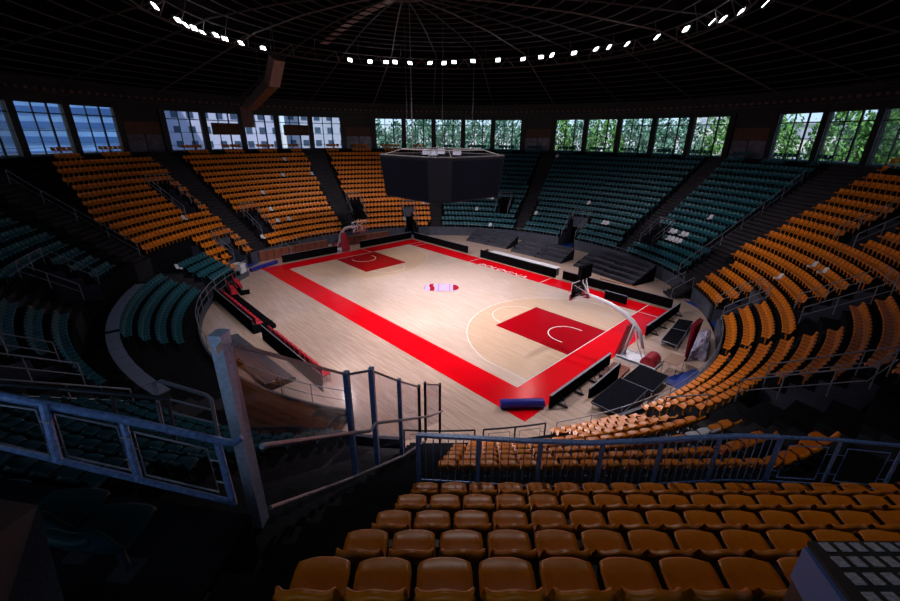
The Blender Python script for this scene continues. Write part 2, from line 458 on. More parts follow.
pp = MB(); pp.box((.2, -.12, SILL+3.15), (2*HW-1.2, .1, 1.35)); pp0 = pp.build('brown_board', M_brown)
first = True
for n in range(48):
    az = BAY0+7.5*n+3.75
    loc = P(RW, az); rz = rad(az)-PI/2
    if n == 0: pil = PR
    else: pil = PR.copy(); C.objects.link(pil)
    pil.location = loc; pil.rotation_euler = (0, 0, rz)
    if OPAQUE[n]:
        o = op0.copy(); C.objects.link(o); o.name = 'wall_bay'; o.location = loc; o.rotation_euler = (0, 0, rz); struct(o)
    else:
        f = fr0.copy(); C.objects.link(f); f.name = 'window_%d' % (n+1); f.location = loc; f.rotation_euler = (0, 0, rz); struct(f)
        p = pane0.copy(); C.objects.link(p); p.parent = f; p.name = 'window_pane'
        if n in PANEL:
            p = pp0.copy(); C.objects.link(p); p.parent = f; p.name = 'brown_board'
for o in (fr0, pane0, op0, pp0): bpy.data.objects.remove(o)
b = MB(); b.arc_wall(RW-.25, RW+.35, 0, 360, tread(NR-1)-.4, SILL, step=3.75); struct(b.build('wall_sill', M_wallb))
b = MB(); b.arc_wall(RW-.1, RW+.3, 0, 360, HEAD, 17.0, step=3.75)
b.arc_wall(RW-.45, RW-.1, 0, 360, HEAD+.65, HEAD+1.0, step=3.75); struct(b.build('wall_fascia', [M_wallb]))
b = MB()
for k in range(288): 
    p = P(RW-.62, k*1.25, 15.75); b.box(p, (.16, .30, .22), rad(k*1.25)-PI/2+PI/2)
struct(b.build('trim_1', M_duct))
b = MB(); b.arc_wall(36.6, 36.9, 0, 360, 0, tread(NR-1)+.1, step=3.75); struct(b.build('wall_outer', M_bldg))

# ------------------------------------------------------------------ ROOF
HUB = (A(404, 4, 21.6)); ZR = 19.8; RR = 18.6
def roofz(r): return 15.95+(ZR+.9-15.95)*(36.8-r)/(36.8-RR) if r > RR else (ZR+.9)+(1.6)*(1-(r/RR)**2)
def ringpt(r, az):
    s = max(0, 1-(r/RR)) ; p = P(r, az, roofz(r)); p.x += HUB.x*s; p.y += HUB.y*s; return p
b = MB(); rs = [36.9, 33, 29, 25, 21.5, RR, 15, 11, 7, 3.5, 1.0]; vs = []
for r in rs:
    for k in range(72): vs.append(ringpt(r, k*5)+Vector((0, 0, .35)))
fs = []
for i in range(len(rs)-1):
    for k in range(72): fs.append((i*72+k, i*72+(k+1) % 72, (i+1)*72+(k+1) % 72, (i+1)*72+k))
fs.append(tuple((len(rs)-1)*72+k for k in range(72)))
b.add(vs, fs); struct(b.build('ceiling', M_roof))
for q_, r in enumerate([34.6, 33.2, 31.8, 30.4, 29, 27.6, 26.2, 24.8, 23.4, 22, 20.6, 17.4, 16, 14.6, 13.2, 11.8, 10.4, 9, 7.6, 6.2, 4.8, 3.4, 2.0]):
    b = MB(); b.tube([ringpt(r, k*5) for k in range(72)], .045, 5, closed=True); struct(b.build('trim_%d' % (q_+2), M_roofst))
for k in range(24):
    az = 4.5+15*k; b = MB()
    b.tube([ringpt(r, az)-Vector((0, 0, .1)) for r in (36, 30, 24, RR)], .07, 5)
    b.tube([ringpt(r, az)-Vector((0, 0, .1)) for r in (RR, 12, 6, 1.5)], .06, 5)
    struct(b.build('ceiling_rib', M_rib if k % 3 == 1 else M_roofst))
b = MB(); b.tube([P(1.6, k*20)+Vector((HUB.x, HUB.y, 22.2)) for k in range(18)], .12, 6, closed=True); struct(b.build('ceiling_hub', M_rib))
# translucent roof panels seen as a faint dotted line
b = MB()
for k in range(11):
    p = ringpt(17.5-1.45*k, 178); d = rad(178)
    b.box(p-Vector((0, 0, .12)), (1.0, .75, .04), d)
struct(b.build('ceiling_panels', M_duct))
# lighting truss ring
truss = thing('lighting_truss', 'dark circular steel truss hung below the roof carrying the floodlights', 'truss')
b = MB(); b.tube([P(RR, k*5, ZR-.45) for k in range(72)], .06, 6, closed=True); b.build('lower_ring', M_roofst, truss)
b = MB(); b.tube([P(RR-.8, k*5, ZR+.35) for k in range(72)], .05, 6, closed=True); b.build('upper_ring', M_roofst, truss)
for k in range(48):
    b = MB(); b.tube([P(RR, 7.5*k, ZR-.45), P(RR-.8, 7.5*k+2, ZR+.35)], .03, 5)
    b.tube([P(RR-.8, 7.5*k+2, ZR+.35), P(RR, 7.5*k+5, ZR-.45)], .03, 5)
    if k % 2 == 0: b.tube([P(RR-.8, 7.5*k+2, ZR+.35), P(RR-1.2, 7.5*k+2, ZR+1.3)], .03, 5)
    b.build('truss_brace', M_rib if k % 2 else M_roofst, truss)
# floodlights
LP = [(155, 6), (178, 20), (186, 25), (194, 28), (203, 33), (216, 35), (225, 39), (241, 43), (263, 48), (350, 60), (370, 61.5), (386, 62), (395, 62), (410, 63), (430, 63), (444, 63), (454, 62),
      (473, 61), (498, 60), (523, 59), (541, 57), (552, 55), (574, 53), (596, 49), (609, 47), (627, 44), (657, 37), (686, 29), (712, 22), (723, 19), (741, 12), (766, 3)]
hb = MB(); hb.box((0, .09, 0), (.52, .14, .46)); hb.tube([(-.3, .05, .0), (-.3, .05, .38), (.3, .05, .38), (.3, .05, 0)], .02, 5)
flood0 = thing('floodlight', '', 'floodlight', group='floodlights on the roof ring')
hb.build('lamp_housing', M_rail_dk, flood0)
lb = MB(); lb.box((0, .0, 0), (.44, .02, .38)); lb.build('lamp_lens', M_lens, flood0)
ffirst = True
for n, (u, v) in enumerate(LP):
    p = A(u, v, ZR-.1)
    o = flood0 if ffirst else copy_tree(flood0); ffirst = False
    o.location = p
    a = math.atan2(p.y, p.x)
    o.rotation_euler = (rad(-38) if n % 3 else rad(-30), 0, a-PI/2+random.uniform(-.35, .35))
    o['label'] = f'small white lit floodlight on the roof ring, {ow(n+1)} from the left'
# court beams from the unseen near side of the floodlight ring
for k in range(10):
    az = -42.7-99+22*k
    p = P(RR-.4, az, ZR-.6)
    ld = bpy.data.lights.new('floodlight_beam', 'SPOT'); ld.energy = SPOT_COURT*10; ld.spot_size = rad(60); ld.spot_blend = .7; ld.shadow_soft_size = .25; ld.color = (1.0, .92, .97)
    lo = bpy.data.objects.new('floodlight_beam', ld); C.objects.link(lo); lo.location = p
    tgt = (P(11, az+180+55, 0), P(5, az+180, 0), P(11, az+180-55, 0), P(14, -30, 0), P(9, az-20, 0))[k % 5]; lo.rotation_euler = (p-tgt).to_track_quat('Z', 'Y').to_euler()
for k in range(8):  # wide fill spots added to brighten the stands, no fixtures built for them
    az = 4.5+45*k
    p = P(RR-2, az, ZR-.6)
    ld = bpy.data.lights.new('stand_fill', 'SPOT'); ld.energy = SPOT_WIDE*10*{0: 1.1, 1: .8, 2: .5, 3: .9, 4: 1.0, 5: .6, 6: .3, 7: .85}[k]; ld.spot_size = rad(125); ld.spot_blend = 1.0; ld.shadow_soft_size = .4; ld.color = (1.0, .95, .95)
    lo = bpy.data.objects.new('stand_fill', ld); C.objects.link(lo); lo.location = p
    tgt = P(6, az, 0) if k != 7 else P(26.5, -32, 5)
    if k == 7: ld.spot_size = rad(80)
    lo.rotation_euler = (p-tgt).to_track_quat('Z', 'Y').to_euler()
#@@PART2
# ------------------------------------------------------------------ OUTSIDE
b = MB(); b.box((0, 0, -1.2), (400, 400, .4)); struct(b.build('ground', M_ground))
def building(name, label, u, r, wd, dp, ht, m, wm, floors=4, cols=6, strip_=False):
    c = AR(u, 134, r); d = c-CAM
    t = thing(name, label, 'building', (c.x, c.y, -1), math.atan2(d.y, d.x)-PI/2)
    bb = MB(); bb.box((0, dp/2, ht/2), (wd, dp, ht)); bb.build('facade_wall', m, t)
    bb = MB(); bb.box((0, dp/2, ht+.2), (wd+.6, dp+.6, .4)); bb.build('roof_edge', M_bldg, t)
    for fl in range(floors):
        z = ht*(fl+.6)/floors
        if strip_:
            bb = MB(); bb.box((0, -.06, z), (wd*.94, .14, ht/floors*.42)); bb.build('window_band', wm, t)
        else:
            for c in range(cols):
                x = -wd/2+wd*(c+.5)/cols
                bb = MB(); bb.box((x, -.03, z), (wd/cols*.45, .1, ht/floors*.45)); bb.build('window', wm, t)
building('office_building', 'blue glass office block outside the leftmost windows', 62, 60, 20, 12, 30, M_bldb, M_bandb, 16, 7, True)
building('office_building', 'pale lilac office block outside the windows over the orange seats', 208, 66, 26, 12, 30, M_bldl, M_wing, 12, 11)
building('apartment_building', 'pale apartment block outside the windows left of the scoreboard', 318, 68, 13, 12, 28, M_bldg, M_wing, 11, 5)
building('apartment_building', 'white rendered house outside the windows above the right staircase', 708, 62, 7, 8, 17.2, M_bldw, M_bldg, 5, 1)
building('apartment_building', 'low white building outside the windows right of the last blind bay', 798, 60, 9, 8, 15.4, M_bldw, M_bldg, 5, 1)
def tree_proto(m, seed):
    rnd = random.Random(seed)
    t = bpy.data.objects.new('street_tree', None); C.objects.link(t)
    bb = MB(); bb.tube([(0, 0, 0), (.2, .1, 4), (-.1, .2, 8), (.2, 0, 12)], [.35, .28, .2, .08], 8)
    for k in range(7):
        a = rnd.uniform(0, 6.28); z = rnd.uniform(5, 10); L = rnd.uniform(2, 3.4)
        bb.tube([(0, 0, z), (L*.5*math.cos(a), L*.5*math.sin(a), z+1.1), (L*math.cos(a), L*math.sin(a), z+2.2)], [.12, .08, .03], 5)
    bb.build('trunk', M_trunk, t)
    bb = MB()
    for k in range(2600):
        th = rnd.uniform(0, 6.28); ph = math.acos(rnd.uniform(-1, 1)); r = rnd.uniform(.45, 1)**.6
        lump = 1+.22*math.sin(3*th+seed)*math.sin(2.3*ph)
        c = Vector((3.9*r*lump*math.sin(ph)*math.cos(th), 3.9*r*lump*math.sin(ph)*math.sin(th), 10.8+5.6*r*lump*math.cos(ph)))
        s_ = rnd.uniform(.18, .42); q = Vector((rnd.gauss(0, 1), rnd.gauss(0, 1), rnd.gauss(0, 1))).normalized()
        x = q.orthogonal().normalized(); y = q.cross(x)
        bb.add([c+x*s_, c+y*s_*.6, c-x*s_, c-y*s_*.6], [(0, 1, 2, 3)])
    bb.build('foliage', m, t)
    return t
tp = [tree_proto(M_leaf2, 1), tree_proto(M_leaf, 2), tree_proto(M_leaf2, 3)]
used_t = [False]*3
spots = [(372, 50, 0), (398, 53, 2), (424, 49, 0), (450, 53, 2), (476, 50, 0), (502, 53, 2), (528, 50, 0), (556, 50, 1), (582, 53, 0), (606, 49, 1), (632, 53, 2), (657, 50, 0), (684, 52, 2), (728, 50, 1), (772, 49, 1), (842, 50, 1), (874, 52, 1), (905, 52, 1)]
for n, (u, r, k) in enumerate(spots):
    t = tp[k] if not used_t[k] else copy_tree(tp[k]); used_t[k] = True
    c = AR(u, 134, r)
    t.location = (c.x, c.y, -1.6+random.uniform(-.8, .8)); t.rotation_euler = (0, 0, n*1.1); t.scale = (.84, .84, random.uniform(1.02, 1.14))
    tag(t, f'leafy green tree outside the arena windows, {ow(n+1)} counted from the left', 'tree', 'trees outside the windows')

# ------------------------------------------------------------------ SEATS
def seat_mesh(nx, hi=True):
    prof = [(.225, .335), (.235, .375), (.20, .405), (.08, .395), (-.06, .375), (-.135, .40), (-.175, .50), (-.205, .62), (-.225, .690), (-.250, .715), (-.282, .705), (-.292, .668)] if hi else [(.225, .35), (.20, .405), (-.08, .378), (-.175, .47), (-.225, .70), (-.285, .69)]
    W = .215; rows = []
    for (y, z) in prof:
        row = []
        for i in range(nx+1):
            t = -1+2*i/nx; e = abs(t)**4
            wx = W
            if y > .19: wx = W*((.94 if y < .21 else .84) if hi else .92)
            if hi and .19 < y: yyoff = -.05*abs(t)**3
            else: yyoff = 0
            if z > .68: wx = W*(.92 if z < .71 or y < -.28 else .96)
            zz = z + (.022*e if y > -.1 else 0)
            yy = y + yyoff + (.035*e if y < -.12 else 0)
            if y < -.2: zz += (.030*math.cos(PI*t) if hi else 0); yy -= .018*(1-t*t)
            row.append((wx*t, yy, zz))
        rows.append(row)
    mb = MB(); n = nx+1; k = len(rows)
    top = [p for r in rows for p in r]; th = .012
    low = [(p[0]*.985, p[1]-(th if p[1] < -.1 else 0), p[2]-(th if p[1] > -.15 else 0)) for p in top]
    fs = []
    for a in range(k-1):
        for c in range(nx):
            fs.append((a*n+c, a*n+c+1, (a+1)*n+c+1, (a+1)*n+c))
    m = len(top)
    mb.add(top, fs)
    if hi:
        mb.add(low, [tuple(reversed(f)) for f in fs])
        rim = [c for c in range(n)]+[a*n+nx for a in range(1, k)]+[(k-1)*n+c for c in range(nx-1, -1, -1)]+[a*n for a in range(k-2, 0, -1)]
        for q in range(len(rim)):
            p0, p1 = rim[q], rim[(q+1) % len(rim)]
            mb.f.append((p0, p1, p1+m, p0+m)); mb.m.append(0)
    return mb
def bracket_mb():
    mb = MB(); mb.tube([(0, .02, 0), (0, .02, .37)], .028, 8); mb.box((0, .02, .362), (.30, .22, .02)); mb.box((0, .02, .01), (.16, .16, .02))
    mb.tube([(0, .0, .36), (0, -.14, .38), (0, -.195, .52)], .014, 6); return mb
def seat_proto(m):
    o = seat_mesh(10).build('stadium_seat', m, smooth=True); br = bracket_mb().build('mounting_bracket', M_rail_dk, o); return o
def seat_mid(m):
    mb = seat_mesh(5); bk = bracket_mb(); mb.add(bk.v, bk.f, 1)
    return mb.build('stadium_seat', [m, M_rail_dk], smooth=False)
low_mb = seat_mesh(2, False); low_mb.box((0, .0, .18), (.05, .05, .36))
def sector(az):
    a = az % 360
    if 47.5 < a < 139.5: return 'teal'
    if 231 < a < 311.5: return 'teal'
    return 'orange'
seats = []
PITCH = .475
for i in range(-2, NR):
    r = R0+DR*i+.32
    for side in (0,):
        n = int(2*PI*r/PITCH); 
        for k in range(n):
            az = 360.0*(k+.5)/n; a = az if az < 180 else az-360
            if -47 < a < -22:                               # the block beside the camera starts at its own aisle edge
                st = -44.42+.28*(14-i); pd = 360.0/n; a = st+pd*math.floor((a-st)/pd+.5); az = a % 360
            kk = int(az/CELL) % NA; j = 2*(i+NI)
            ha, hb = H[kk][j], H[kk][j+1]
            if KIND[kk][j] or KIND[kk][j+1]: continue
            inn = in_inner(az)
            if i < 0 and not inn: continue
            if inn and i < 3 and az > 265.5: continue        # empty retractable tiers
            if inn and i in (2, 3): continue                     # walkway with the press desk
            half = math.degrees(PITCH/2/r)
            bad = False
            for sgn in (-1, 1):
                k3 = int(((az+sgn*half) % 360)/CELL) % NA
                if KIND[k3][j] != 0 or abs(H[k3][j]-ha) > .01: bad = True
            if bad: continue
            if -142 < a < -120 and i > 3 and a > -126-1.35*(r-23.6): continue
            if (-18.4 < a < -14.6 and 4 <= i <= 7) or (-106 < a < -101 and 4 <= i <= 6) or (6 < a < 11.3 and i in (4, 5)): continue
            if i in (8, 9) and -44.5 < a < -12: continue    # walkway behind the blue railing
            if i < 3 and -45 < a < -40.6: continue
            if i < 2 and -45 < a < -31: continue
            if i == 2 and -36.5 < a < -31: continue
            if -47 < a < -44.5+.28*(14-i): continue
            if i >= 15 and i < 16 and False: continue
            if i >= 16:
                c = BAY0+3.75+7.5*round((az-BAY0-3.75)/7.5)
                if abs(angd(az, c)) > 2.1: continue
            base = WP(r, az, hb)
            if i >= 15 and (base-Vector((CAM.x, CAM.y, base.z))).length < 3.2: continue
            pr = px(base+Vector((0, 0, .5)))
            if pr is None: continue
            u, v, z = pr
            if z < 1.2 or u < -60 or u > 960 or v > 680 or v < -20: continue
            seats.append(dict(i=i, rz=face(r, az), az=az, a=a, p=base, u=u, v=v, z=z, c=('teal' if (i < 4 and 219 < az < 311) else sector(az)), n=k))
WH = [(285, 157), (312, 172), (283, 177), (265, 195), (272, 211), (278, 222), (291, 220), (184, 221), (262, 238), (476, 208), (489, 225), (525, 213), (535, 214), (588, 201), (602, 221), (606, 221), (708, 218),
      (672, 231), (676, 232), (680, 233), (684, 234), (666, 239), (670, 240), (674, 241), (678, 242), (773, 282), (807, 270), (825, 265), (690, 433), (698, 432), (132, 276), (165, 262), (168, 265), (170, 267), (407, 216), (550, 155)]
whites = []
for (u, v) in WH:
    cand = [s for s in seats if s['c'] != 'white' and not (s['a'] < -44 and False)]
    s = min(cand, key=lambda s: (s['u']-u)**2+(s['v']-v)**2)
    if (s['u']-u)**2+(s['v']-v)**2 < 90: s['c'] = 'white'; whites.append(s)
def inside(s): return -5 < s['u'] < 905 and -5 < s['v'] < 612
mats_by = {'orange': M_orange, 'teal': M_teal, 'white': M_whites}
WHEREP = {}
def region(s):
    a = s['a']
    if s['c'] == 'orange' or (s['c'] == 'white' and sector(s['az']) == 'orange'):
        if -46 < a < -20: return 'between camera and blue railing' if s['i'] > 9 else 'beyond the blue railing'
        if -20 <= a < 42: return 'of the curved right stand'
        return 'of the far left stand'
    if a < 0: return 'of the dark left stand'
    return 'of the far stand'
allL = sorted([s for s in seats if s['c'] != 'white' and inside(s)], key=lambda s: s['z'])
SEL = allL[:298-len(whites)]
for col in ('orange', 'teal'):
    sel = [s for s in SEL if s['c'] == col]
    groups = {}
    for s in sel: groups.setdefault((region(s), s['i']), []).append(s)
    hi0 = seat_proto(mats_by[col]); mid0 = seat_mid(mats_by[col]); u_hi = u_mid = False
    for (reg, i), ls in sorted(groups.items(), key=lambda t: (t[0][0], -t[0][1])):
        ls.sort(key=lambda s: s['u'])
        for q, s in enumerate(ls):
            if s['z'] < 9.5:
                o = hi0 if not u_hi else copy_tree(hi0); u_hi = True
            else:
                o = mid0 if not u_mid else mid0.copy()
                if u_mid: C.objects.link(o)
                u_mid = True
            o.location = s['p']; o.rotation_euler = (0, 0, s['rz'])
            tag(o, f'{col} plastic seat {reg}, {ow(i+2)} row up, {ow(q+1)} from the left', 'seat', f'{col} stadium seats')
            s['done'] = True
mb = MB()
for s in seats:
    if s['c'] == 'white' or s.get('done'): continue
    R = Matrix.Rotation(s['rz'], 3, 'Z'); p = s['p']
    mb.add([p+R @ Vector(v) for v in low_mb.v], low_mb.f, 0 if s['c'] == 'orange' else 1)
o = mb.build('stadium_seat', [M_orange, M_teal])
tag(o, 'rows of small orange and teal plastic seats filling the farther stands', 'seats', kind='stuff')
w0 = seat_mid(M_whites); uw = False
for q, s in enumerate(sorted(whites, key=lambda s: s['u'])):
    o = w0 if not uw else w0.copy()
    if uw: C.objects.link(o)
    uw = True
    o.location = s['p']; o.rotation_euler = (0, 0, s['rz'])
    tag(o, f'white replacement seat among the {sector(s["az"])} seats, {ow(q+1)} white one from the left', 'seat', 'white replacement seats')

# two near teal seats on the left, shade put into their colour, on their own raised tier
b = MB(); b.prism([(p.x, p.y) for p in (P(33.0, -46.9), P(36, -46.9), P(36, -58), P(33.0, -58))], 8.55, 9.62); struct(b.build('gallery_step', M_conc))
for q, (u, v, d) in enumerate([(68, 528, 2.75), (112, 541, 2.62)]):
    p = AD(u, v, d); o = seat_proto(M_tealshade); o.location = (p.x, p.y, 9.62); o.rotation_euler = (0, 0, rad(-48)+PI/2)
    tag(o, 'shaded teal plastic seat in the black lower left foreground, '+('left one' if q == 0 else 'right one'), 'seat', 'teal stadium seats')

# ------------------------------------------------------------------ RAILINGS
def railing(label, pts, ht, m=None, post_step=1.6, r=.022, mids=(.5,), name='railing', bars=0, group=None, frames=False, catg='railing', flatrail=False):
    """pts are the base points; the rail runs ht above them"""
    m = m or M_rail
    t = thing(name, label, catg, pts[0], group=group); o = Vector(pts[0]); Q = [Vector(p)-o for p in pts]
    up = Vector((0, 0, ht))
    mb = MB()
    if flatrail:
        for a, c in zip(Q, Q[1:]): mb.beam(a+up, c+up, .085, .05)
    else: mb.tube([q+up for q in Q], r*1.15, 7)
    mb.build('top_rail', m, t)
    for f in mids:
        mb = MB(); mb.tube([q+up*f for q in Q], r*.8, 6); mb.build('mid_rail', m, t)
    # posts by arc length
    ds = [0]
    for a, c in zip(Q, Q[1:]): ds.append(ds[-1]+(c-a).length)
    L = ds[-1]; n = max(1, round(L/post_step))
    def at(d):
        for k in range(len(ds)-1):
            if d <= ds[k+1]+1e-6:
                f = (d-ds[k])/max(1e-9, ds[k+1]-ds[k]); return Q[k].lerp(Q[k+1], f)
        return Q[-1]
    for k in range(n+1):
        p = at(L*k/n); mb = MB()
        if flatrail: mb.box(p+up/2, (.07, .05, ht), 0)
        else: mb.tube([p-Vector((0, 0, .0)), p+up], r, 6)
        mb.build('post', m, t)
        if k < n:
            p2 = at(L*(k+1)/n)
            if bars:
                for j in range(1, bars):
                    q0 = p.lerp(p2, j/bars); mb = MB(); mb.tube([q0+up*min(mids), q0+up*.97], .009, 5); mb.build('baluster', m, t)
            if frames:
                d = (p2-p); e = .16
                A0 = p+d*e+up*.16; A1 = p+d*(1-e)+up*.16; B1 = p+d*(1-e)+up*.84; B0 = p+d*e+up*.84
                mb = MB(); mb.tube([A0, A1, B1, B0], .012, 5, closed=True)
                for z in (.3, .7):
                    mb.tube([p+up*z, p+d*e+up*z], .008, 4); mb.tube([p+d*(1-e)+up*z, p2+up*z], .008, 4)
                mb.build('infill_frame', m, t)
    return t
# blue railing in front of the camera
pt = [A(u, v, 7.5) for u, v in [(418, 435), (475, 438), (530, 441), (590, 443), (645, 441), (690, 438), (740, 436), (781, 437)]]
base = [Vector((p.x, p.y, 6.42)) for p in pt]
railing('long blue steel railing with thin balusters behind the nearest orange seats', base, 1.08, M_blue, 1.02, .022, (.06,), 'blue_railing', bars=8, flatrail=True)
b2 = [Vector((p.x, p.y, 6.42)) for p in [A(783, 437, 7.5), A(840, 440, 7.5), A(905, 446, 7.5)]]
railing('blue grey railing with empty square frames continuing right of the baluster railing', b2, 1.08, M_blue, 1.15, .03, (.06,), 'blue_railing', frames=True)
# walkway slab under it
# railings round the upper tunnels
nm = {209.5: 'around the dark tunnel mouth high in the far left orange stand', 196.6: 'around the tunnel mouth low in the far left orange stand', 165.5: 'around the tunnel mouth behind the far basket', 117.2: 'around the tunnel mouth in the far teal stand right of the scoreboard',
      66.6: 'around the tunnel mouth beside the right teal staircase', 13.5: 'around the large tunnel mouth in the right orange stand', 31: 'around the high tunnel mouth at the right teal and orange border', -12.5: 'around the tunnel mouth nearest the right edge of the blue railing',
      -109: 'around the dark press pit in the left teal stand', -78: 'around the dark tunnel mouth in the near left teal stand'}
for (a, hw, i0, i1, fz) in VOMS:
    if i0 == 0: continue
    rA = R0+DR*i0; rB = R0+DR*(i1+1)+.05
    pts = []
    hw2 = hw+.25
    path = [P(rA+DR*k, a-hw2, tread(min(i0+k, i1+1))) for k in range(0, i1-i0+2)]
    pts = path+[P(rB, a+hw2, tread(i1+1))]+[P(rA+DR*k, a+hw2, tread(min(i0+k, i1+1))) for k in range(i1-i0, -1, -1)]
    near = abs(angd(a, -12.5)) < 40 or a in (-109, -78)
    railing('grey steel railing '+nm[a], pts, .95, M_rail if near else M_rail, 1.5, .024 if near else .03, (.5,), 'tunnel_railing', group='railings round the tunnel mouths')
    # black sheet at the back stands in for the tunnel's dark inside
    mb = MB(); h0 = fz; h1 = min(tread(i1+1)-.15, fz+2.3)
    mb.arc_wall(rB-.12, rB-.05, a-hw*.75, a+hw*.75, h0, h1); struct(mb.build('tunnel_shade_%d' % (VOMS.index((a, hw, i0, i1, fz))+1), M_black))
# lintels and side walls of the court-level tunnels
for n_, (a, hw, i0, i1, fz) in enumerate([v for v in VOMS if v[2] == 0]):
    rB = R0+DR*(i1+1)
    mb = MB(); mb.arc_wall(rB-.4, rB-.1, a-hw, a+hw, 2.05, tread(i1+1)+.1); mb.build('wall_lintel', M_par)['kind'] = 'structure'
    mb = MB(); mb.arc_wall(rB-.09, rB-.03, a-hw, a+hw, 0, 2.05); struct(mb.build('tunnel_shade_%d' % (30+n_), M_black))  # black sheet in place of the shade inside the tunnel
    pts = [P(R0+.1, a-hw-.3, tread(0))]+[P(R0+DR*k, a-hw-.3, tread(min(k, i1+1))) for k in range(1, i1+2)]+[P(R0+DR*k, a+hw+.3, tread(min(k, i1+1))) for k in range(i1+1, 0, -1)]+[P(R0+.1, a+hw+.3, tread(0))]
    railing('grey steel railing above the court-level tunnel '+{148.6: 'right of the far basket', 91: 'in the middle of the far teal stand', 25: 'beside the blue mat at the right end', -149.5: 'beside the blue mat at the left end'}[a], pts, .95, M_rail, 1.5, .025, (.5,), 'tunnel_railing', group='railings over the court-level tunnels')
# front railings on the parapet
for (a0, a1, where) in [(-29.5, 20.5, 'curving along the front of the near right orange stand'), (45, 86.5, 'along the front of the right half of the far teal stand'), (95, 137, 'along the front of the left half of the far teal stand'), (154, 190, 'along the front of the orange stand behind the far basket')]:
    n = int((a1-a0)/3)
    railing('thin grey handrail '+where, [P(R0-.08, a0+(a1-a0)*k/n, 1.12) for k in range(n+1)], .38, M_rail, 1.6, .02, (), 'front_railing', group='front railings')
b = MB(); 
rin = R0-3*DR
for (a0, a1) in ((217.5, 304),):
    b.arc_wall(rin-.12, rin, a0, a1, 0, .45)
struct(b.build('wall_bench_side', M_par))
railing('thin grey handrail curving behind the red team benches', [P(rin-.06, 217.5+86*k/26, .45) for k in range(27)], 1.05, M_rail, 1.8, .022, (.5,), 'front_railing', group='front railings')
# railings down the block borders
railing('tall grey handrail running down the border of teal and orange seats on the right', [P(R0+DR*k+.4, 49.4+.25*k, tread(k)) for k in range(0, 15)], 1.1, M_rail, 2.3, .03, (.45,), 'stair_railing')
railing('grey handrail down the border of teal and orange seats on the left', [P(R0+DR*k+.4, -129, tread(k)) for k in range(4, 15)], 1.0, M_rail, 2.3, .028, (.5,), 'stair_railing')
railing('grey handrail across the steps of the near left teal stand', [P(R0+DR*k+.4, -69, tread(k)) for k in range(4, 9)], 1.0, M_rail, 2.0, .026, (.5,), 'stair_railing')
railing('grey bent handrail beside the right orange steps', [P(R0+DR*k+.4, -18, tread(k)) for k in range(1, 4)], 1.0, M_rail, 2.0, .026, (), 'stair_railing')
# middle right rail with open frames
mp = [P(24.3, -19.5, tread(4)), P(24.3, -9.5, tread(4))]
# rails at the near court corner
z0 = 0.0
nc = [A(447, 436, .2), A(483, 440, .2)]
railing('dark framed guard rail at the court corner right of centre', [P(R0-.3, -38+k*1.85, 0.0) for k in range(5)], 1.35, M_rail_dk, 1.5, .034, (.1,), 'guard_rail', frames=True)
railing('dark framed guard rail at the court corner below the red border', [P(R0-.3, -47+k*2.0, 0.0) for k in range(5)], 1.35, M_rail_dk, 1.5, .034, (.1,), 'guard_rail', frames=True)

# ------------------------------------------------------------------ CAMERA-SIDE LEFT: platform, glass barrier, tubular railing
ZP = 8.55
b = MB(); poly = [P(29.9, -45.3), P(36, -46.2), P(36, -66), P(29.9, -66)]
poly = [P(30.6, -46.6), P(36, -46.6), P(36, -56), P(36, -70), P(30.6, -70), P(30.6, -58)]
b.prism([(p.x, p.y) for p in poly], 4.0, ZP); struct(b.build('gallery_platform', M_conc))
bar = thing('glass_barrier', 'tall pale blue posts with clear glass panels stepping down beside the dark stairs', 'glass barrier', AD(262, 512, 4.9))
bo = Vector(bar.location)
def gpost(tu, tv, bu, bv, d, wd, m, flare=0.0, extra=0.0):
    a = AD(tu, tv, d)
    d2 = d
    base = Vector((a.x, a.y, 0))
    # bottom straight below the top, at the row of the photo's post foot
    best = min([k*.05 for k in range(0, 90)], key=lambda h: abs((px(a-Vector((0, 0, h))) or (0, 0, 0))[1]-bv))
    bt = a-Vector((0, 0, best+extra))
    mb = MB(); rz = rad(-47)
    mb.box((a+bt)/2-bo, (wd, wd*.75, (a-bt).length), rz, 0)
    mb.box(Vector((a.x, a.y, a.z+.01))-bo, (wd*1.06, wd*.82, .02), rz)
    return mb.build('barrier_post', m, bar), a, bt
_, a1, c1 = gpost(219, 334, 262, 512, 4.9, .20, M_paleblue, extra=.2)
_, a2, c2 = gpost(346, 373, 352, 476, 8.8, .15, M_blue)
_, a3, c3 = gpost(371, 369, 376, 462, 9.4, .15, M_blue)
_, a4, c4 = gpost(399, 380, 403, 455, 11.0, .13, M_blue)
_, a5, c5 = gpost(419, 386, 421, 450, 12.6, .11, M_rail_dk)
_, a6, c6 = gpost(425, 383, 427, 440, 13.4, .11, M_rail_dk)
_, a7, c7 = gpost(440, 384, 441, 432, 15.0, .11, M_rail_dk)
def pane(p, pl, q, ql, nmz='glass_panel'):
    up = .12
    A0 = p-Vector((0, 0, .04)); B0 = q-Vector((0, 0, .04)); A1_ = pl+Vector((0, 0, .5)); B1_ = ql+Vector((0, 0, .5))
    n = (B0-A0).cross(Vector((0, 0, 1))).normalized()*.006
    mb = MB(); mb.extrude([A0-n-bo, B0-n-bo, B1_-n-bo, A1_-n-bo], n*2); mb.build(nmz, M_balu, bar)
    mb = MB(); mb.beam(A0-bo, B0-bo, .035, .05); mb.build('top_channel', M_rail, bar)
def sh(p, k): return p
pane(AD(232, 341, 4.9), Vector((c1.x, c1.y, c1.z+.2)), a2, c2)
pane(a2, c2, a3, c3)
pane(a3, c3, a4, c4); pane(a4, c4, a5, c5); pane(a6, c6, a7, c7)
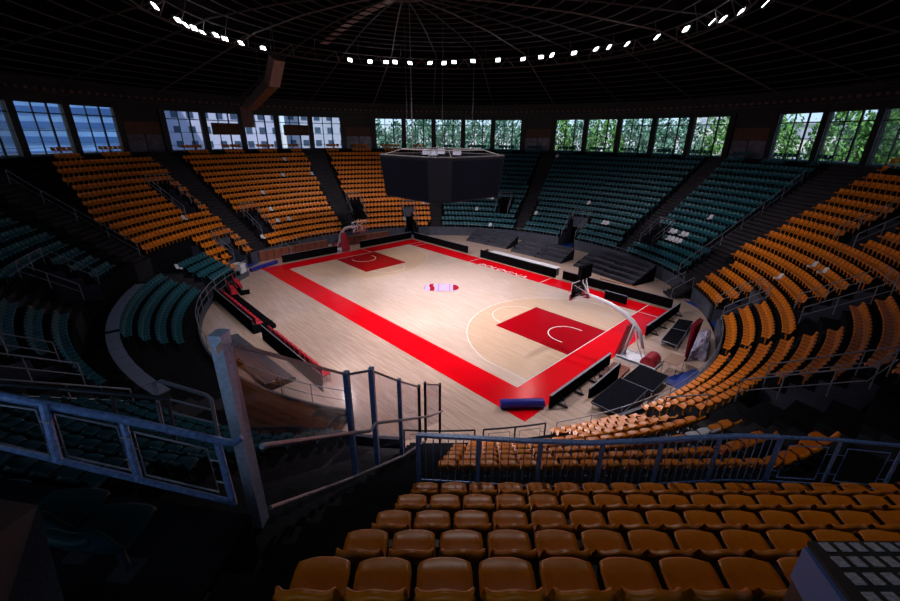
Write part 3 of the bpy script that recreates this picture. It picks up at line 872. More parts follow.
# handrail of the barrier
hr = [AD(262, 446, 4.9), AD(352, 433, 8.6), AD(370, 431, 9.2), AD(376, 423, 9.5), AD(403, 420, 10.9), AD(430, 416, 13), AD(442, 411, 15)]
mb = MB(); mb.tube([p-bo for p in hr], .038, 8); mb.build('handrail', M_rail, bar)
lr = [AD(270, 508, 5.0), AD(325, 488, 7.4), AD(352, 478, 8.6), AD(403, 456, 10.9), AD(425, 441, 13.2)]
mb = MB(); mb.tube([p-bo for p in lr], .03, 8); mb.build('low_rail', M_rail, bar)
mb = MB(); c = AD(224, 343, 4.86)
mb.box(AD(219.2, 348, 4.78)-bo, (.15, .01, .10), rad(-43)); 
mb.build('notice_sticker', M_white, bar)
# round tube railing at the far left foreground
D0, D1 = 4.1, 4.9
tl = thing('tube_railing', 'round pale blue steel railing with square frames in the dark left foreground', 'railing', AD(232, 502, D1))
to_ = Vector(tl.location)
top = [AD(-60, 384, 3.9), AD(0, 396, 4.1), AD(120, 419, 4.5), AD(222, 441, 4.85), AD(234, 443, 4.88), AD(242, 437, 4.9)]
mb = MB(); mb.tube([p-to_ for p in top], .045, 10); mb.build('top_rail', M_blue, tl)
bot = [AD(-60, 434, 3.9), AD(0, 446, 4.1), AD(140, 480, 4.6), AD(232, 502, 4.88)]
mb = MB(); mb.tube([p-to_ for p in bot], .035, 8); mb.build('lower_rail', M_blue, tl)
def onl(u, dep): return None
for (tu, tv, bu, bv, d) in [(43, 404, 58, 461, 4.2), (122, 420, 139, 480, 4.55), (217, 441, 234, 505, 4.86)]:
    mb = MB(); mb.tube([AD(tu, tv, d)-to_, AD(bu, bv, d)-to_], .042, 8); mb.build('post', M_blue, tl)
for fr in ([(54, 414, 4.25), (117, 427, 4.5), (130, 470, 4.55), (67, 456, 4.3)], [(134, 432, 4.6), (207, 449, 4.8), (219, 492, 4.84), (146, 475, 4.62)], [(-20, 402, 4.0), (36, 410, 4.15), (50, 455, 4.2), (-8, 443, 4.05)]):
    mb = MB(); mb.tube([AD(*p)-to_ for p in fr], .014, 6, closed=True)
    mb.build('infill_frame', M_rail, tl)
    for q in range(2):
        a, c = Vector(AD(*fr[1])), Vector(AD(*fr[2])); p = a.lerp(c, .25+.5*q)-to_
        mb = MB(); mb.tube([p, p+(Vector(AD(fr[1][0]+11, fr[1][1]+2, fr[1][2]))-a)], .01, 5)
        mb.build('frame_bolt', M_rail, tl)
# second rail behind it
pts = [(150, 381, 7.5), (212, 396, 7.6)]
t2 = thing('tube_railing', 'smaller bent grey rail with three bars behind the round blue railing', 'railing', AD(222, 430, 7.6))
q0 = Vector(t2.location)
mb = MB(); mb.tube([AD(163, 428, 7.4)-q0, AD(154, 383, 7.4)-q0, AD(160, 381, 7.4)-q0, AD(206, 395, 7.6)-q0, AD(211, 399, 7.6)-q0, AD(219, 440, 7.6)-q0], .035, 8); mb.build('bent_rail', M_rail, t2)
for k in (1, 2):
    mb = MB(); mb.tube([AD(157+4*k, 383+14*k, 7.4)-q0, AD(209+3*k, 397+13*k, 7.6)-q0], .018, 6); mb.build('mid_rail', M_rail, t2)
t3 = thing('tube_railing', 'long dark handrail with square frames crossing the near left teal rows', 'railing', AD(112, 440, 6.5))
q0 = Vector(t3.location)
mb = MB(); mb.tube([AD(-20, 383, 5.5)-q0, AD(60, 389, 6)-q0, AD(170, 399, 6.5)-q0], .035, 8); mb.build('top_rail', M_rail_dk, t3)
for (u, v) in ((112, 394), (168, 399)):
    mb = MB(); mb.tube([AD(u, v, 6.4)-q0, AD(u+8, v+46, 6.4)-q0], .03, 8); mb.build('post', M_rail_dk, t3)
mb = MB(); mb.tube([AD(124, 401, 6.4)-q0, AD(158, 404, 6.4)-q0, AD(165, 434, 6.4)-q0, AD(131, 430, 6.4)-q0], .014, 6, closed=True); mb.build('infill_frame', M_rail_dk, t3)

# ------------------------------------------------------------------ FOREGROUND CABINETS
# lower right: cabinet with a slotted top
bx = thing('vent_cabinet', 'blue sided cabinet with a black slotted top at the lower right', 'cabinet', AD(850, 600, 1.9))
o_ = Vector(bx.location)
t0 = AD(807, 541, 2.0); t1 = AD(930, 541, 2.0)
ex = (t1-t0).normalized(); ey = (AD(870, 625, 1.35)-t0)
ey = (ey-ex*ey.dot(ex)*.0)
nrm = ex.cross(ey).normalized()
if nrm.z < 0: nrm = -nrm
c0 = t0; c1_ = t0+ex*1.1; c2_ = c1_+ey*1.15; c3_ = t0+ey*1.15
dn = -nrm*.9
mb = MB(); mb.extrude([c0-o_, c1_-o_, c2_-o_, c3_-o_], -nrm*.025); mb.build('slotted_top', M_grille, bx)
mb = MB()
k0 = c0-nrm*.026; k3 = c3_-nrm*.026; dz_ = Vector((0, 0, -1))
mb.extrude([k0-o_, k3-o_, k3+dz_*.21-o_, k0+dz_*.21-o_], -ex*.02); mb.build('side_panel', M_boxblue, bx)
mb = MB(); mb.extrude([k0-o_, k3-o_, k3+dz_*1.0-o_, k0+dz_*1.0-o_], ex*1.1); mb.build('cabinet_body', M_grille, bx)
def onp(u, v):
    d = ray(u, v); return CAM+d*((c0-CAM).dot(nrm)/d.dot(nrm))
g00 = onp(818, 544); gx = onp(833.4, 544)-g00; gy = onp(830, 558)-g00
for j in range(6):
    for i in range(7):
        base_ = g00+gx*i+gy*j+nrm*.003
        mb = MB(); mb.extrude([base_-o_, base_+gx*.62-o_, base_+gx*.72+gy*.62-o_, base_+gx*.10+gy*.62-o_], nrm*.004); mb.build('vent_cover', M_slot, bx)
# lower left: dark textured loudspeaker
sp = thing('loudspeaker', 'black textured cabinet at the lower left corner', 'speaker', AD(20, 600, 1.6))
o_ = Vector(sp.location)
p0 = AD(-70, 488, 1.6); p1 = AD(38, 505, 1.75); p2 = AD(75, 640, 1.5); p3 = AD(-60, 560, 1.1); p4 = AD(-60, 700, 1.1)
mb = MB(); mb.add([p0-o_, p1-o_, AD(-20, 548, 1.35)-o_, AD(-110, 520, 1.3)-o_], [(0, 1, 2, 3)]); 
mb.add([p1-o_, p2-o_, AD(-30, 720, 1.2)-o_, AD(-20, 548, 1.35)-o_], [(0, 1, 2, 3)])
mb.add([AD(-20, 548, 1.35)-o_, AD(-30, 720, 1.2)-o_, AD(-140, 700, 1.2)-o_, AD(-110, 520, 1.3)-o_], [(0, 1, 2, 3)])
mb.add([p0-o_, p1-o_, p2-o_, AD(-80, 640, 1.7)-o_], [(3, 2, 1, 0)])
mb.build('cabinet', M_spk, sp)
#@@PART3
# ------------------------------------------------------------------ SCOREBOARD
ZB, ZT = 7.95, 10.95
sb = thing('scoreboard', 'huge black eight-sided scoreboard cube hanging over centre court', 'scoreboard', (0, 0, ZB))
def octo(a, c): return [(a, -a+c), (a, a-c), (a-c, a), (-a+c, a), (-a, a-c), (-a, -a+c), (-a+c, -a), (a-c, -a)]
mb = MB(); o1 = octo(3.62, 1.05); o2 = octo(3.92, 1.15)
mb.add([(x, y, 0) for x, y in o1]+[(x, y, ZT-ZB) for x, y in o2], [tuple(range(7, -1, -1)), tuple(range(8, 16))]+[(i, (i+1) % 8, 8+(i+1) % 8, 8+i) for i in range(8)])
mb.build('scoreboard_body', M_blackgl, sb)
M_screen = mat('unlit screen', (.003, .003, .005), .5, spec=.0)
for i in (0, 1, 2, 3, 4, 5, 6, 7):
    a0 = Vector((*o1[i], 0)); a1 = Vector((*o1[(i+1) % 8], 0)); b0 = Vector((*o2[i], ZT-ZB)); b1 = Vector((*o2[(i+1) % 8], ZT-ZB))
    n = (a1-a0).cross(b0-a0).normalized()
    if n.dot((a0+a1)/2) < 0: n = -n
    def q(s_, t_): return a0.lerp(a1, s_).lerp(b0.lerp(b1, s_), t_)
    mb = MB(); mb.extrude([q(.02, .05), q(.98, .05), q(.98, .95), q(.02, .95)], n*.03)
    mb.build('screen', M_screen if i % 2 == 0 else M_blackgl, sb)
mb = MB(); mb.tube([(x, y, ZT-ZB+.06) for x, y in octo(3.9, 1.15)], .05, 6, closed=True); mb.build('top_edge', M_roofst, sb)
mb = MB(); mb.tube([(x, y, ZT-ZB+.45) for x, y in octo(2.6, .8)], .05, 6, closed=True); mb.build('rigging_frame', M_rib, sb)
for i, (x, y) in enumerate(octo(2.6, .8)):
    mb = MB(); x2, y2 = octo(3.7, 1.1)[i]; mb.tube([(x2, y2, ZT-ZB+.05), (x, y, ZT-ZB+.45)], .035, 5); mb.build('rigging_strut', M_rib, sb)
for i, (x, y) in enumerate([(1, .6), (-1, .8), (.4, -1.2), (-.9, -.9)]):
    mb = MB(); mb.box((x, y, ZT-ZB+.25), (.5, .4, .4), i); mb.build('control_box', M_rail, sb)
for (x, y) in ((1.5, -2.6), (2.6, 1.5)):
    mb = MB(); mb.box((x*1.3, y*1.3, -.06), (.55, .3, .12), .8); mb.build('bottom_lamp', M_alu, sb)
for i, (u, h1) in enumerate([(398, 21.5), (410, 22.0), (440, 22.2), (472, 21.2)]):
    # vertical steel cables down to the rigging
    tx = {398: (-1.9, -1.9), 410: (-1.75, -1.55), 440: (.0, .0), 472: (1.6, 1.6)}[u]
    o = MB(); o.tube([(tx[0], tx[1], ZT+.4), (tx[0], tx[1], 21.4)], .035 if u == 410 else .02, 6)
    o = o.build('hanging_cable', M_rib if u == 410 else M_roofst); tag(o, 'vertical steel cable from the roof to the scoreboard, ' + ow(i+1)+' from the left', 'cable')
# duct
dk = thing('ventilation_duct', 'pinkish square metal duct bending down from the roof at the left', 'duct', AD(243, 126, 46))
o_ = Vector(dk.location)
seq = [(276, 58, 36), (272, 84, 37.5), (250, 105, 43)]
mb = MB(); mb.beam(AD(277, 58, 36)-o_, AD(272, 84, 37.5)-o_, 1.05, .9); mb.build('duct_segment', M_duct, dk)
mb = MB(); mb.beam(AD(271.5, 83, 37.5)-o_, AD(250, 106, 43)-o_, .95, .9); mb.build('duct_segment', M_brown, dk)
mb = MB(); mb.box(AD(247.5, 117, 45)-o_, (.95, .8, 2.1), rad(45)); mb.build('duct_outlet', M_duct, dk)
mb = MB(); mb.tube([AD(272, 62, 37)-o_, AD(244, 98, 43)-o_], .04, 5); mb.build('support_rail', M_roofst, dk)
for (u, v, d) in ((276, 62, 36), (262, 93, 40), (247.5, 117, 45)):
    p = AD(u, v, d); mb = MB(); mb.tube([p-o_, Vector((p.x, p.y, roofz(math.hypot(p.x, p.y))+.3))-o_], .03, 5); mb.build('hanger_rod', M_roofst, dk)

# ------------------------------------------------------------------ BASKETBALL HOOPS
def hoop(sg, label):
    t = thing('basketball_hoop', label, 'basketball hoop', (0, 0, 0), 0 if sg > 0 else PI)
    t.location = (16.2*sg, 0, 0)
    X = lambda x, y, z: (x-16.2, y, z)
    mb = MB(); mb.box(X(17.25, 0, .16), (2.2, 1.25, .10)); 
    mb.build('base', M_whitep, t)
    for y in (-.58, .58):
        mb = MB(); mb.box(X(17.25, y, .13), (2.3, .09, .22)); mb.build('base_rail', M_whitep, t)
    for x in (16.4, 18.1):
        for y in (-.5, .5):
            mb = MB(); mb.tube([X(x, y-.03, .07), X(x, y+.03, .07)], .065, 10); mb.build('wheel', M_rail_dk, t)
    mb = MB(); n = 10
    for k in range(n):
        a0, a1 = PI*k/n, PI*(k+1)/n
    arc = [X(17.9+.42*math.cos(PI*k/12), -.52, .22+.52*math.sin(PI*k/12)) for k in range(13)]
    mb.extrude(arc, (0, 1.04, 0)); mb.build('counterweight_cover', M_maroon, t, smooth=False)
    # padded mast front
    mb = MB(); mb.extrude([X(16.05, -.42, .12), X(16.3, -.42, .12), X(16.62, -.30, 2.15), X(16.44, -.30, 2.15)], (0, .01, 0))
    mb = MB(); vs = []
    for (x, hw_, z) in ((15.98, .52, .1), (16.26, .52, .1), (16.26, .30, 2.2), (16.52, .30, 2.2)): pass
    vs = [X(15.95, -.52, .1), X(15.95, .52, .1), X(16.15, .52, .1), X(16.15, -.52, .1), X(16.32, -.32, 2.15), X(16.32, .32, 2.15), X(16.5, .32, 2.15), X(16.5, -.32, 2.15)]
    mb.add(vs, [(0, 1, 2, 3), (4, 7, 6, 5), (0, 4, 5, 1), (1, 5, 6, 2), (2, 6, 7, 3), (3, 7, 4, 0)]); mb.build('mast_padding', M_maroon, t, bevel=.03)
    for y in (-.26, .26):
        mb = MB(); mb.tube([X(16.3, y, .2), X(16.65, y*.8, 2.2)], .05, 8); mb.build('mast_post', M_whitep, t)
        mb = MB(); mb.tube([X(17.6, y, .25), X(17.1, y, 1.1), X(16.8, y*.8, 2.0)], .045, 8); mb.build('rear_strut', M_whitep, t)
    mb = MB(); mb.tube([X(17.35, 0, .9), X(16.95, 0, 1.9), X(16.5, 0, 2.35), X(15.9, 0, 2.72), X(15.0, 0, 3.02), X(14.0, 0, 3.16), X(13.3, 0, 3.2)], [.09, .12, .14, .14, .12, .11, .10], 10)
    mb.build('arm', M_whitep, t, smooth=True)
    mb = MB(); mb.box(X(13.35, 0, 3.12), (.5, .30, .28)); mb.build('arm_padding', M_maroon, t)
    mb = MB(); mb.tube([X(13.6, 0, 3.22), X(13.05, 0, 3.9), X(13.05, 0, 4.35)], .035, 8); mb.build('clock_post', M_whitep, t)
    for y in (-.75, .75):
        mb = MB(); mb.tube([X(13.55, 0, 3.25), X(12.88, y, 3.85)], .03, 6); mb.build('brace', M_whitep, t)
        mb = MB(); mb.tube([X(13.55, 0, 3.15), X(12.88, y, 3.0)], .03, 6); mb.build('brace', M_whitep, t)
    bb = MB(); bb.box(X(12.8, 0, 3.425), (.015, 1.76, 1.01)); bbo = bb.build('backboard', M_board_gl, t)
    fr = MB(); fr.tube([X(12.82, -.9, 2.9), X(12.82, .9, 2.9), X(12.82, .9, 3.95), X(12.82, -.9, 3.95)], .028, 6, closed=True); fr.build('backboard_frame', M_whitep, bbo)
    sq = MB()
    for a, c in (((-.29, 3.05), (.29, 3.05)), ((.29, 3.05), (.29, 3.5)), ((.29, 3.5), (-.29, 3.5)), ((-.29, 3.5), (-.29, 3.05))):
        sq.beam(X(12.785, a[0], a[1]), X(12.785, c[0], c[1]), .05, .01)
    sq.build('target_square', M_whitep, bbo)
    pd = MB(); pd.box(X(12.8, 0, 2.88), (.08, 1.84, .07)); 
    for y in (-.92, .92): pd.box(X(12.8, y, 3.05), (.08, .05, .36))
    pd.build('edge_padding', M_maroon, bbo)
    rg = MB(); rg.tube([X(12.425+.225*math.cos(2*PI*k/24), .225*math.sin(2*PI*k/24), 3.05) for k in range(24)], .014, 6, closed=True); rg.box(X(12.72, 0, 3.04), (.16, .14, .05))
    rgo = rg.build('rim', M_rust, t)
    nb = MB()
    for k in range(12):
        for sgn in (-1, 1):
            pts_ = []
            for s_ in range(5):
                f = s_/4; rr_ = .22-.10*f; ang = 2*PI*(k+sgn*f*1.2)/12
                pts_.append(X(12.425+rr_*math.cos(ang), rr_*math.sin(ang), 3.04-.42*f))
            nb.tube(pts_, .008, 4)
    nb.build('net', M_redp if sg < 0 else M_whitep, rgo)
    ck = MB(); ck.box(X(13.1, 0, 4.62), (.24, 1.3 if sg > 0 else .9, .85)); ck.build('shot_clock', M_black, t)
    return t
hoop(1, 'near basketball hoop with white arm, maroon padding and glass backboard')
hoop(-1, 'far basketball hoop with white arm and maroon padded mast')

# ------------------------------------------------------------------ BOARDS ROUND THE COURT
def board(a, c, ht, label, th=.10, feet=True, m=M_black, name='advertising_board', frame=True, backs=1):
    a = Vector((*a, 0)); c = Vector((*c, 0)); d = c-a; L = d.length; an = math.atan2(d.y, d.x)
    t = thing(name, label, 'board', (a+c)/2, an, 'black boards round the court')
    n = max(1, round(L/1.6))
    for k in range(n):
        mb = MB(); x = -L/2+L*(k+.5)/n; mb.box((x, 0, ht/2+.04), (L/n-.02, th, ht-.06)); mb.build('board_panel', m, t)
        if feet:
            f = MB(); f.box((x, -backs*.28, .05), (.10, .55, .09)); f.build('foot', M_rail_dk, t)
            f = MB(); f.tube([(x, -backs*.48, .08), (x, -backs*.06, ht*.8)], .02, 5); f.build('prop', M_rail_dk, t)
    mb = MB(); mb.box((0, 0, ht+.02), (L, th+.02, .02)); mb.build('top_strip', M_rail, t)
    return t
board((16.25, -7.9), (16.25, -1.75), .80, 'black board row with feet on the near baseline left of the hoop')
board((16.15, 3.6), (16.15, 9.7), .80, 'black board row with feet on the near baseline right of the hoop')
board((-15.9, 9.8), (-6.3, 9.8), .85, 'black board row along the far sideline left of the white-topped table', feet=False)
q1, q2 = A(562, 279), A(676, 311)
board((5.9, 9.85), (15.6, 9.85), .85, 'black board row along the far sideline behind the near hoop', feet=False)
board((A(604, 299).x, A(604, 299).y), (A(626, 305.5).x, A(626, 305.5).y), .75, 'single black board standing on the red border by the near hoop', feet=False)
board((-16.4, -7.2), (-16.3, -.95), .85, 'black board row on the far baseline left of the far hoop', feet=False)
board((-16.3, 2.0), (-16.3, 9.6), .85, 'black board row on the far baseline right of the far hoop', feet=False)
tt = thing('scorer_table', 'long black fronted scorer table with a white top on the far sideline', 'table', (.4, 10.35, 0))
mb = MB(); mb.box((0, -.55, .42), (9.6, .08, .84)); mb.build('front_panel', M_black, tt)
mb = MB(); mb.box((.6, -.1, .86), (8.2, .75, .05)); mb.build('tabletop', M_whites, tt)
for x in (-4.5, -2.2, 0, 2.2, 4.5):
    mb = MB(); mb.box((x, .1, .41), (.06, .6, .82)); mb.build('leg', M_rail_dk, tt)
# red brown wooden barriers behind the far baseline
def wood_barrier(a, c, ht, label):
    a = Vector((*a, 0)); c = Vector((*c, 0)); d = c-a; L = d.length
    t = thing('wooden_barrier', label, 'barrier', (a+c)/2, math.atan2(d.y, d.x))
    n = round(L/.75)
    for k in range(n):
        mb = MB(); x = -L/2+L*(k+.5)/n; mb.box((x, 0, ht/2), (L/n-.07, .06, ht-.06)); mb.build('barrier_panel', M_redbrown, t)
    mb = MB(); mb.box((0, 0, ht), (L, .16, .06)); mb.build('top_board', M_tan, t)
    for k in range(n+1):
        mb = MB(); mb.box((-L/2+L*k/n, -.0, ht/2), (.05, .10, ht)); mb.build('upright', M_rail_dk, t)
wood_barrier((-18.5, -8.7), (-18.6, -.9), 1.1, 'red brown wooden barrier left of the far hoop')
wood_barrier((-18.4, 1.6), (-17.9, 7.2), 1.1, 'red brown wooden barrier right of the far hoop')

# bleachers
def bleacher(p, q, tiers, label, dz=.32, dy=.62):
    p = Vector((*p, 0)); q = Vector((*q, 0)); d = q-p; L = d.length; an = math.atan2(d.y, d.x)
    t = thing('bleacher', label, 'bleacher', (p+q)/2, an, 'retractable bleachers at the far sideline')
    for k in range(tiers):
        mb = MB(); y = dy*(k+.5); z = dz*(k+1)
        mb.box((0, y, z-.03), (L, dy*.72, .07)); mb.build('bench_board', M_bleach, t)
        mb = MB(); mb.box((0, y-dy*.34, z-dz/2-.03), (L, .04, dz*.9)); mb.build('riser', M_bleach, t)
    for x in (-L/2, 0, L/2):
        mb = MB(); mb.extrude([(x-.02, 0, 0), (x-.02, dy*tiers, 0), (x-.02, dy*tiers, dz*tiers-.08), (x-.02, 0, dz-.08)], (.04, 0, 0)); mb.build('support_frame', M_conc, t)
bleacher((-11.5, 14.4), (-5.2, 15.6), 4, 'low grey purple bleacher left of the middle far tunnel') if False else None
bleacher((-10.6, 14.0), (-4.6, 14.6), 4, 'low grey purple bleacher left of the middle far tunnel')
bleacher((-3.6, 14.2), (3.0, 14.2), 4, 'low grey purple bleacher in front of the middle far tunnel')
bleacher((5.4, -15.75), (-2.0, -16.2), 2, 'dark low empty bleacher behind the near red chairs', .3, .8)
bleacher((4.4, 14.4), (11.2, 12.8), 5, 'low grey purple bleacher right of the middle far tunnel')
# blue rolls
def roll(p, q, r, label):
    p = Vector((*p, r)); q = Vector((*q, r)); c = (p+q)/2
    t = thing('court_cover_roll', label, 'roll', c-Vector((0, 0, r)))
    mb = MB(); mb.tube([p-t.location, q-t.location], r, 18); mb.build('rolled_cover', M_bluero, t)
    mb = MB(); d = (q-p).normalized(); mb.tube([q-t.location-d*.02, q-t.location+d*.05], r*.55, 14); mb.build('roll_core', M_bluemat, t)
a_, c_ = A(500, 408), A(543, 407)
roll((a_.x, a_.y), (c_.x, c_.y), .24, 'dark blue rolled cover lying across the near red corner')
a_, c_ = A(251, 272), A(277, 263.5)
roll((a_.x, a_.y), (c_.x, c_.y), .20, 'dark blue rolled cover lying at the far left red corner')

# ------------------------------------------------------------------ TEAM BENCHES
def team_chair(m=M_redseat):
    t = bpy.data.objects.new('team_chair', None); C.objects.link(t)
    mb = MB(); mb.box((0, 0, .45), (.50, .46, .10)); mb.build('seat', m, t, bevel=.03)
    mb = MB(); mb.box((0, -.24, .74), (.48, .08, .50)); mb.build('backrest', m, t, bevel=.03)
    for x in (-.24, .24):
        mb = MB(); mb.tube([(x, .20, 0), (x, .20, .42), (x, -.26, .42), (x, -.28, .98)], .018, 6); mb.build('side_frame', M_rail_dk, t)
        mb = MB(); mb.tube([(x, -.26, .42), (x, -.26, 0)], .018, 6); mb.build('leg', M_rail_dk, t)
    return t
tc0 = team_chair(); tcu = [False]
def put_chair(x, y, rz, lab, grp):
    t = tc0 if not tcu[0] else copy_tree(tc0); tcu[0] = True
    t.location = (x, y, 0); t.rotation_euler = (0, 0, rz); tag(t, lab, 'chair', grp)
for k in range(12):
    put_chair(-9.6+.66*k, -14.75, 0, f'red team chair in the long bench left of court, {ow(k+1)} from the far end', 'red team chairs')
for k in range(11):
    put_chair(-.1+.66*k, -14.6, 0, f'red team chair in the near bench row, {ow(k+1)} from the far end', 'red team chairs')
for k in range(4):
    put_chair(-12.6+.62*k, -12.9-.12*k, rad(-8), f'red chair in the farthest short row, {ow(k+1)} from the far end', 'red team chairs')
for k in range(4):
    put_chair(-11.2+.62*k, -13.75-.1*k, rad(-8), f'red chair in the middle short row, {ow(k+1)} from the far end', 'red team chairs')
for (x0, x1, y, lab, ends) in ((-10.1, -1.8, -15.35, 'black barrier box round the long row of red team chairs', True), (-.6, 7.4, -15.2, 'black barrier behind the near row of red team chairs', False)):
    t = thing('bench_barrier', lab, 'barrier', ((x0+x1)/2, y, 0))
    L = x1-x0
    mb = MB(); mb.box((0, 0, .52), (L, .06, 1.0)); mb.build('back_panel', M_blackgl, t)
    mb = MB(); mb.tube([(-L/2, 0, 1.06), (L/2, 0, 1.06)], .03, 6); mb.build('top_rail', M_rail, t)
    if ends:
        mb = MB(); mb.box((L/2, .65, .3), (.06, 1.3, .6)); mb.build('end_panel', M_blackgl, t)
        mb = MB(); mb.box((.2, 1.25, .14), (L-.4, .5, .28)); mb.build('front_step', M_blackgl, t)
    else:
        for k in range(9):
            mb = MB(); mb.tube([(-L/2+L*k/8, 0, 0), (-L/2+L*k/8, 0, 1.06)], .02, 6); mb.build('upright', M_rail_dk, t)
for (x, y, r_, lab) in ((-11.0, -13.3, -8, 'black low barrier behind the farthest short row of red chairs'), (-10.1, -14.35, -8, 'black low barrier behind the middle short row of red chairs')):
    o = MB(); o.box((0, 0, .28), (2.4, .12, .55)); o.box((1.25, .3, .2), (.08, .7, .4)); o = o.build('bench_barrier', M_blackgl); o.location = (x, y, 0); o.rotation_euler = (0, 0, rad(r_)); tag(o, lab, 'barrier')

# ------------------------------------------------------------------ RIGHT-HAND SERVICE CORNER
def slab_thing(name, label, cat, poly, z0, z1, m, parts=None):
    cx = sum(p[0] for p in poly)/len(poly); cy = sum(p[1] for p in poly)/len(poly)
    t = thing(name, label, cat, (cx, cy, 0))
    pl = [(p[0]-cx, p[1]-cy) for p in poly]
    mb = MB(); mb.prism(pl, z0, z1); mb.build('deck', m, t)
    mb = MB(); mb.tube([(x*1.005, y*1.005, z1-.03) for x, y in pl], .03, 4, closed=True); mb.build('edge_trim', M_rail, t)
    if z0 > .05:
        for x, y in pl:
            mb = MB(); mb.tube([(x*.93, y*.93, 0), (x*.93, y*.93, z0)], .03, 6); mb.build('leg', M_alu, t)
    return t
slab_thing('stage_platform', 'low black stage platform lying behind the right baseline boards', 'stage platform', [tuple(A(*q_, .38).xy) for q_ in ((661.8, 339.7), (677, 345.5), (686, 331.5), (671.5, 328))], .25, .38, M_stage)
slab_thing('stage_platform', 'second low black stage platform nearer the blue mat', 'stage platform', [tuple(A(*q_, .38).xy) for q_ in ((671.9, 327.6), (686.4, 331), (693, 321), (679, 318.7))], .25, .38, M_stage).location.z = 0
g = [A(640, 408), A(600, 408), A(630, 384), A(663, 380)]
slab_thing('stage_platform', 'black stage platform leaning low beside the near orange seats', 'stage platform', [(17.75, -3.3), (17.75, -1.2), (19.3, -1.2), (19.3, -3.3)], .35, .48, M_stage)
slab_thing('stage_platform', 'black stage platform beside the corner guard rail', 'stage platform', [(17.6, -6.4), (17.6, -3.35), (19.05, -3.35), (19.05, -6.4)], .35, .48, M_stage)
t = thing('screen_board', 'black folded panel standing upright on the near stage platform', 'panel', (17.25, -4.3, 0), rad(84))
mb = MB(); mb.extrude([(-1.3, 0, 0), (1.3, 0, 0), (1.3, 0, 1.15), (-1.3, 0, .55)], (0, .08, 0)); mb.build('panel_sheet', M_black, t)
mb = MB(); mb.beam((-1.3, .04, .57), (1.3, .04, 1.17), .06, .03); mb.build('panel_edge', M_rail, t)
t = thing('wooden_pallet', 'red brown slatted wooden pallet on the floor behind the near hoop', 'pallet', (17.35, -2.2-.2, 0), rad(3))
t.location = (16.9, -2.35, 0)
for k in range(7):
    mb = MB(); mb.box((-.42+.14*k, 0, .16), (.11, 1.9, .03)); mb.build('slat', M_redbrown, t)
for y in (-.85, 0, .85):
    mb = MB(); mb.box((0, y, .07), (1.0, .1, .14)); mb.build('bearer', M_redbrown, t)
slabp = [(18.75, -.35), (19.55, -.35), (19.55, 1.1), (18.75, 1.1)]
t = thing('folding_table', 'small tan topped table on thin legs beside the near hoop', 'table', (19.0, .35, 0))
mb = MB(); mb.box((0, 0, .74), (.8, 1.35, .04)); mb.build('tabletop', M_tan, t)
for x in (-.36, .36):
    for y in (-.62, .62):
        mb = MB(); mb.tube([(x, y, 0), (x, y, .72)], .015, 6); mb.build('leg', M_rail_dk, t)
o = MB(); o.prism([(15.6, 12.6), (17.2, 13.0), (18.6, 10.9), (18.0, 11.3), (17.3, 11.4)], .0, .05); o = o.build('floor_mat', M_bluemat); o.location.z = .0
tag(o, 'blue vinyl mat on the floor by the right-hand tunnel', 'mat')
o = MB(); o.prism([(18.9, -1.2), (20.3, -1.4), (20.35, 1.2), (19.9, 1.6)], 0, .04); o = o.build('floor_mat', M_bluemat); tag(o, 'blue vinyl mat on the floor below the near orange rows', 'mat')
o = MB(); o.prism([(-18.6, -11.4), (-17.2, -10.2), (-18.2, -8.9), (-20.2, -9.9)], 0, .04); o = o.build('floor_mat', M_bluemat); tag(o, 'blue vinyl mat on the floor by the left-hand tunnel', 'mat')
# maroon curtain: pleated, standing folded
t = thing('folded_curtain', 'tall maroon pleated curtain bundle standing at the right wall', 'curtain', (19.1, 2.1, 0))
mb = MB(); n = 40; vs = []
for i in range(n+1):
    f = i/n; x = .28*math.sin(f*PI*14)*.5; y = f
    vs += [(x*.35, y*.35, .0), (x, y*1.45, 2.35)]
mb.add(vs, [(2*i, 2*i+2, 2*i+3, 2*i+1) for i in range(n)])
cu = mb.build('curtain_cloth', mat('dark maroon cloth', (.11, .003, .010), .8, spec=.1), t, smooth=True); md = cu.modifiers.new('t', 'SOLIDIFY'); md.thickness = .03
for k in range(5):
    mb = MB(); y = .25+.27*k; mb.tube([(.02, y*.75, 1.2), (.12, y, 2.36)], .014, 5); mb.build('curtain_cord', M_tan, t)
t = thing('plastic_sheet', 'crumpled shiny grey plastic sheet heaped by the right wall', 'plastic sheet', (19.15, 4.4, 0), rad(12))
mb = MB(); n = 18; vs = []; rn = random.Random(4)
for i in range(n+1):
    for j in range(n+1):
        x = -.5+1.0*i/n; y = -1.75+3.5*j/n
        z = .05+1.15*math.exp(-(x-.2)**2*3-(y*.6)**2)+.16*rn.random()
        if i in (0, n) or j in (0, n): z = .02
        vs.append((x+.05*rn.random(), y+.05*rn.random(), z))
mb.add(vs, [(i*(n+1)+j, (i+1)*(n+1)+j, (i+1)*(n+1)+j+1, i*(n+1)+j+1) for i in range(n) for j in range(n)])
mb.build('sheet', M_sheet, t)
t = thing('white_cabinet', 'small white box cabinet at the left end of the benches', 'box', (-15.6, -11.6, 0), rad(30))
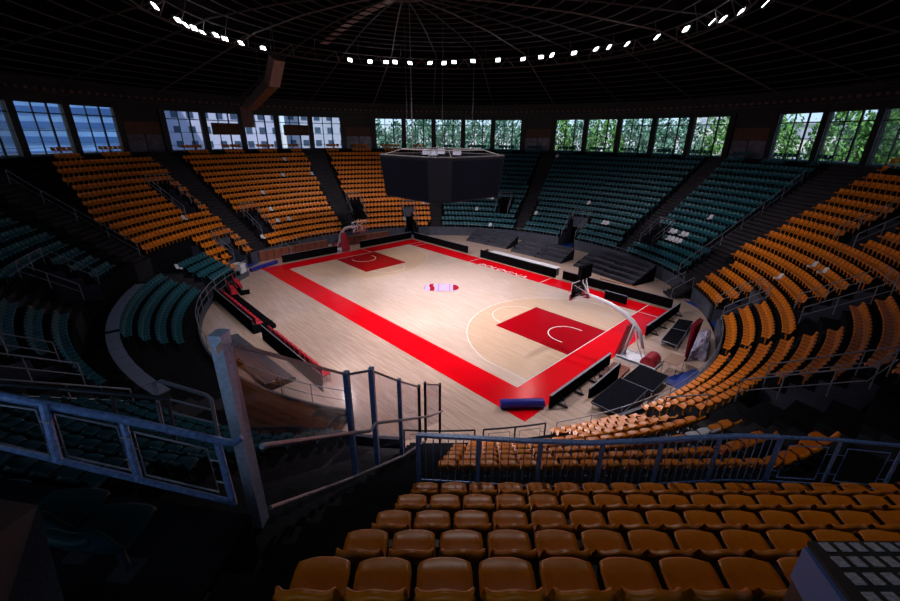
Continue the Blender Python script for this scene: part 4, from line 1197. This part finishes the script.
mb = MB(); mb.box((0, 0, .5), (.9, .6, 1.0)); mb.build('cabinet_body', M_whitep, t); mb = MB(); mb.box((0, 0, 1.03), (1.0, .7, .05)); mb.build('cabinet_top', M_whites, t)
# far steps beside the tunnel at the right
for (a, lab) in ((41.8, 'dark steps going up at the right end of the teal stand'), (-166.0, 'dark steps in front of the far left orange stand')):
    t = thing('access_steps', lab, 'steps', P(R0-.2, a, 0), rad(a)-PI/2)
    for k in range(5):
        mb = MB(); mb.box((0, -1.35+.28*k, .1+.2*k), (1.5, .28, .2+.0*k)); mb.build('step', M_step, t)
    for sx in (-.78, .78):
        mb = MB(); mb.tube([(sx, -1.5, 0), (sx, -1.5, .9), (sx, 0, 1.95), (sx, 0, 1.0)], .03, 6); mb.build('handrail', M_rail, t)
# copper pipe lying on the floor
o = MB(); p_ = A(600, 279); q_ = A(636, 288); o.tube([(p_.x, p_.y, .05), (q_.x, q_.y, .05)], .06, 8); o = o.build('floor_pipe', M_rust); tag(o, 'thin orange pole lying on the floor beyond the far black boards', 'pole')
# curved press desk in the left stand
for n_, (a0, a1, lab) in enumerate([(-118, -96.5, 'pale blue grey curved desk top behind the lower left teal rows, far piece'), (-95.5, -74, 'pale blue grey curved desk top above the empty tiers, near piece')]):
    t = thing('press_desk', lab, 'desk', P(22.35, (a0+a1)/2, 1.55)); o_ = Vector(t.location)
    nn = 7
    for k in range(nn):
        b0 = a0+(a1-a0)*k/nn; b1 = a0+(a1-a0)*(k+1)/nn-.08
        mb = MB(); mb.arc_wall(22.1, 22.7, b0, b1, 2.25, 2.30, step=1.5); mb.v = [tuple(Vector(v)-o_) for v in mb.v]; mb.build('desk_top', MATS['pale desk top'] if 'pale desk top' in MATS else mat('pale desk top', (.16, .18, .27), .5, noise=.15), t)
    for k in range(nn+1):
        p = P(22.4, a0+(a1-a0)*k/nn*.99, 1.9)-o_; mb = MB(); mb.box(p, (.5, .04, .7), rad(a0+(a1-a0)*k/nn)); mb.build('desk_leg', M_rail_dk, t)
# notice on post and misc
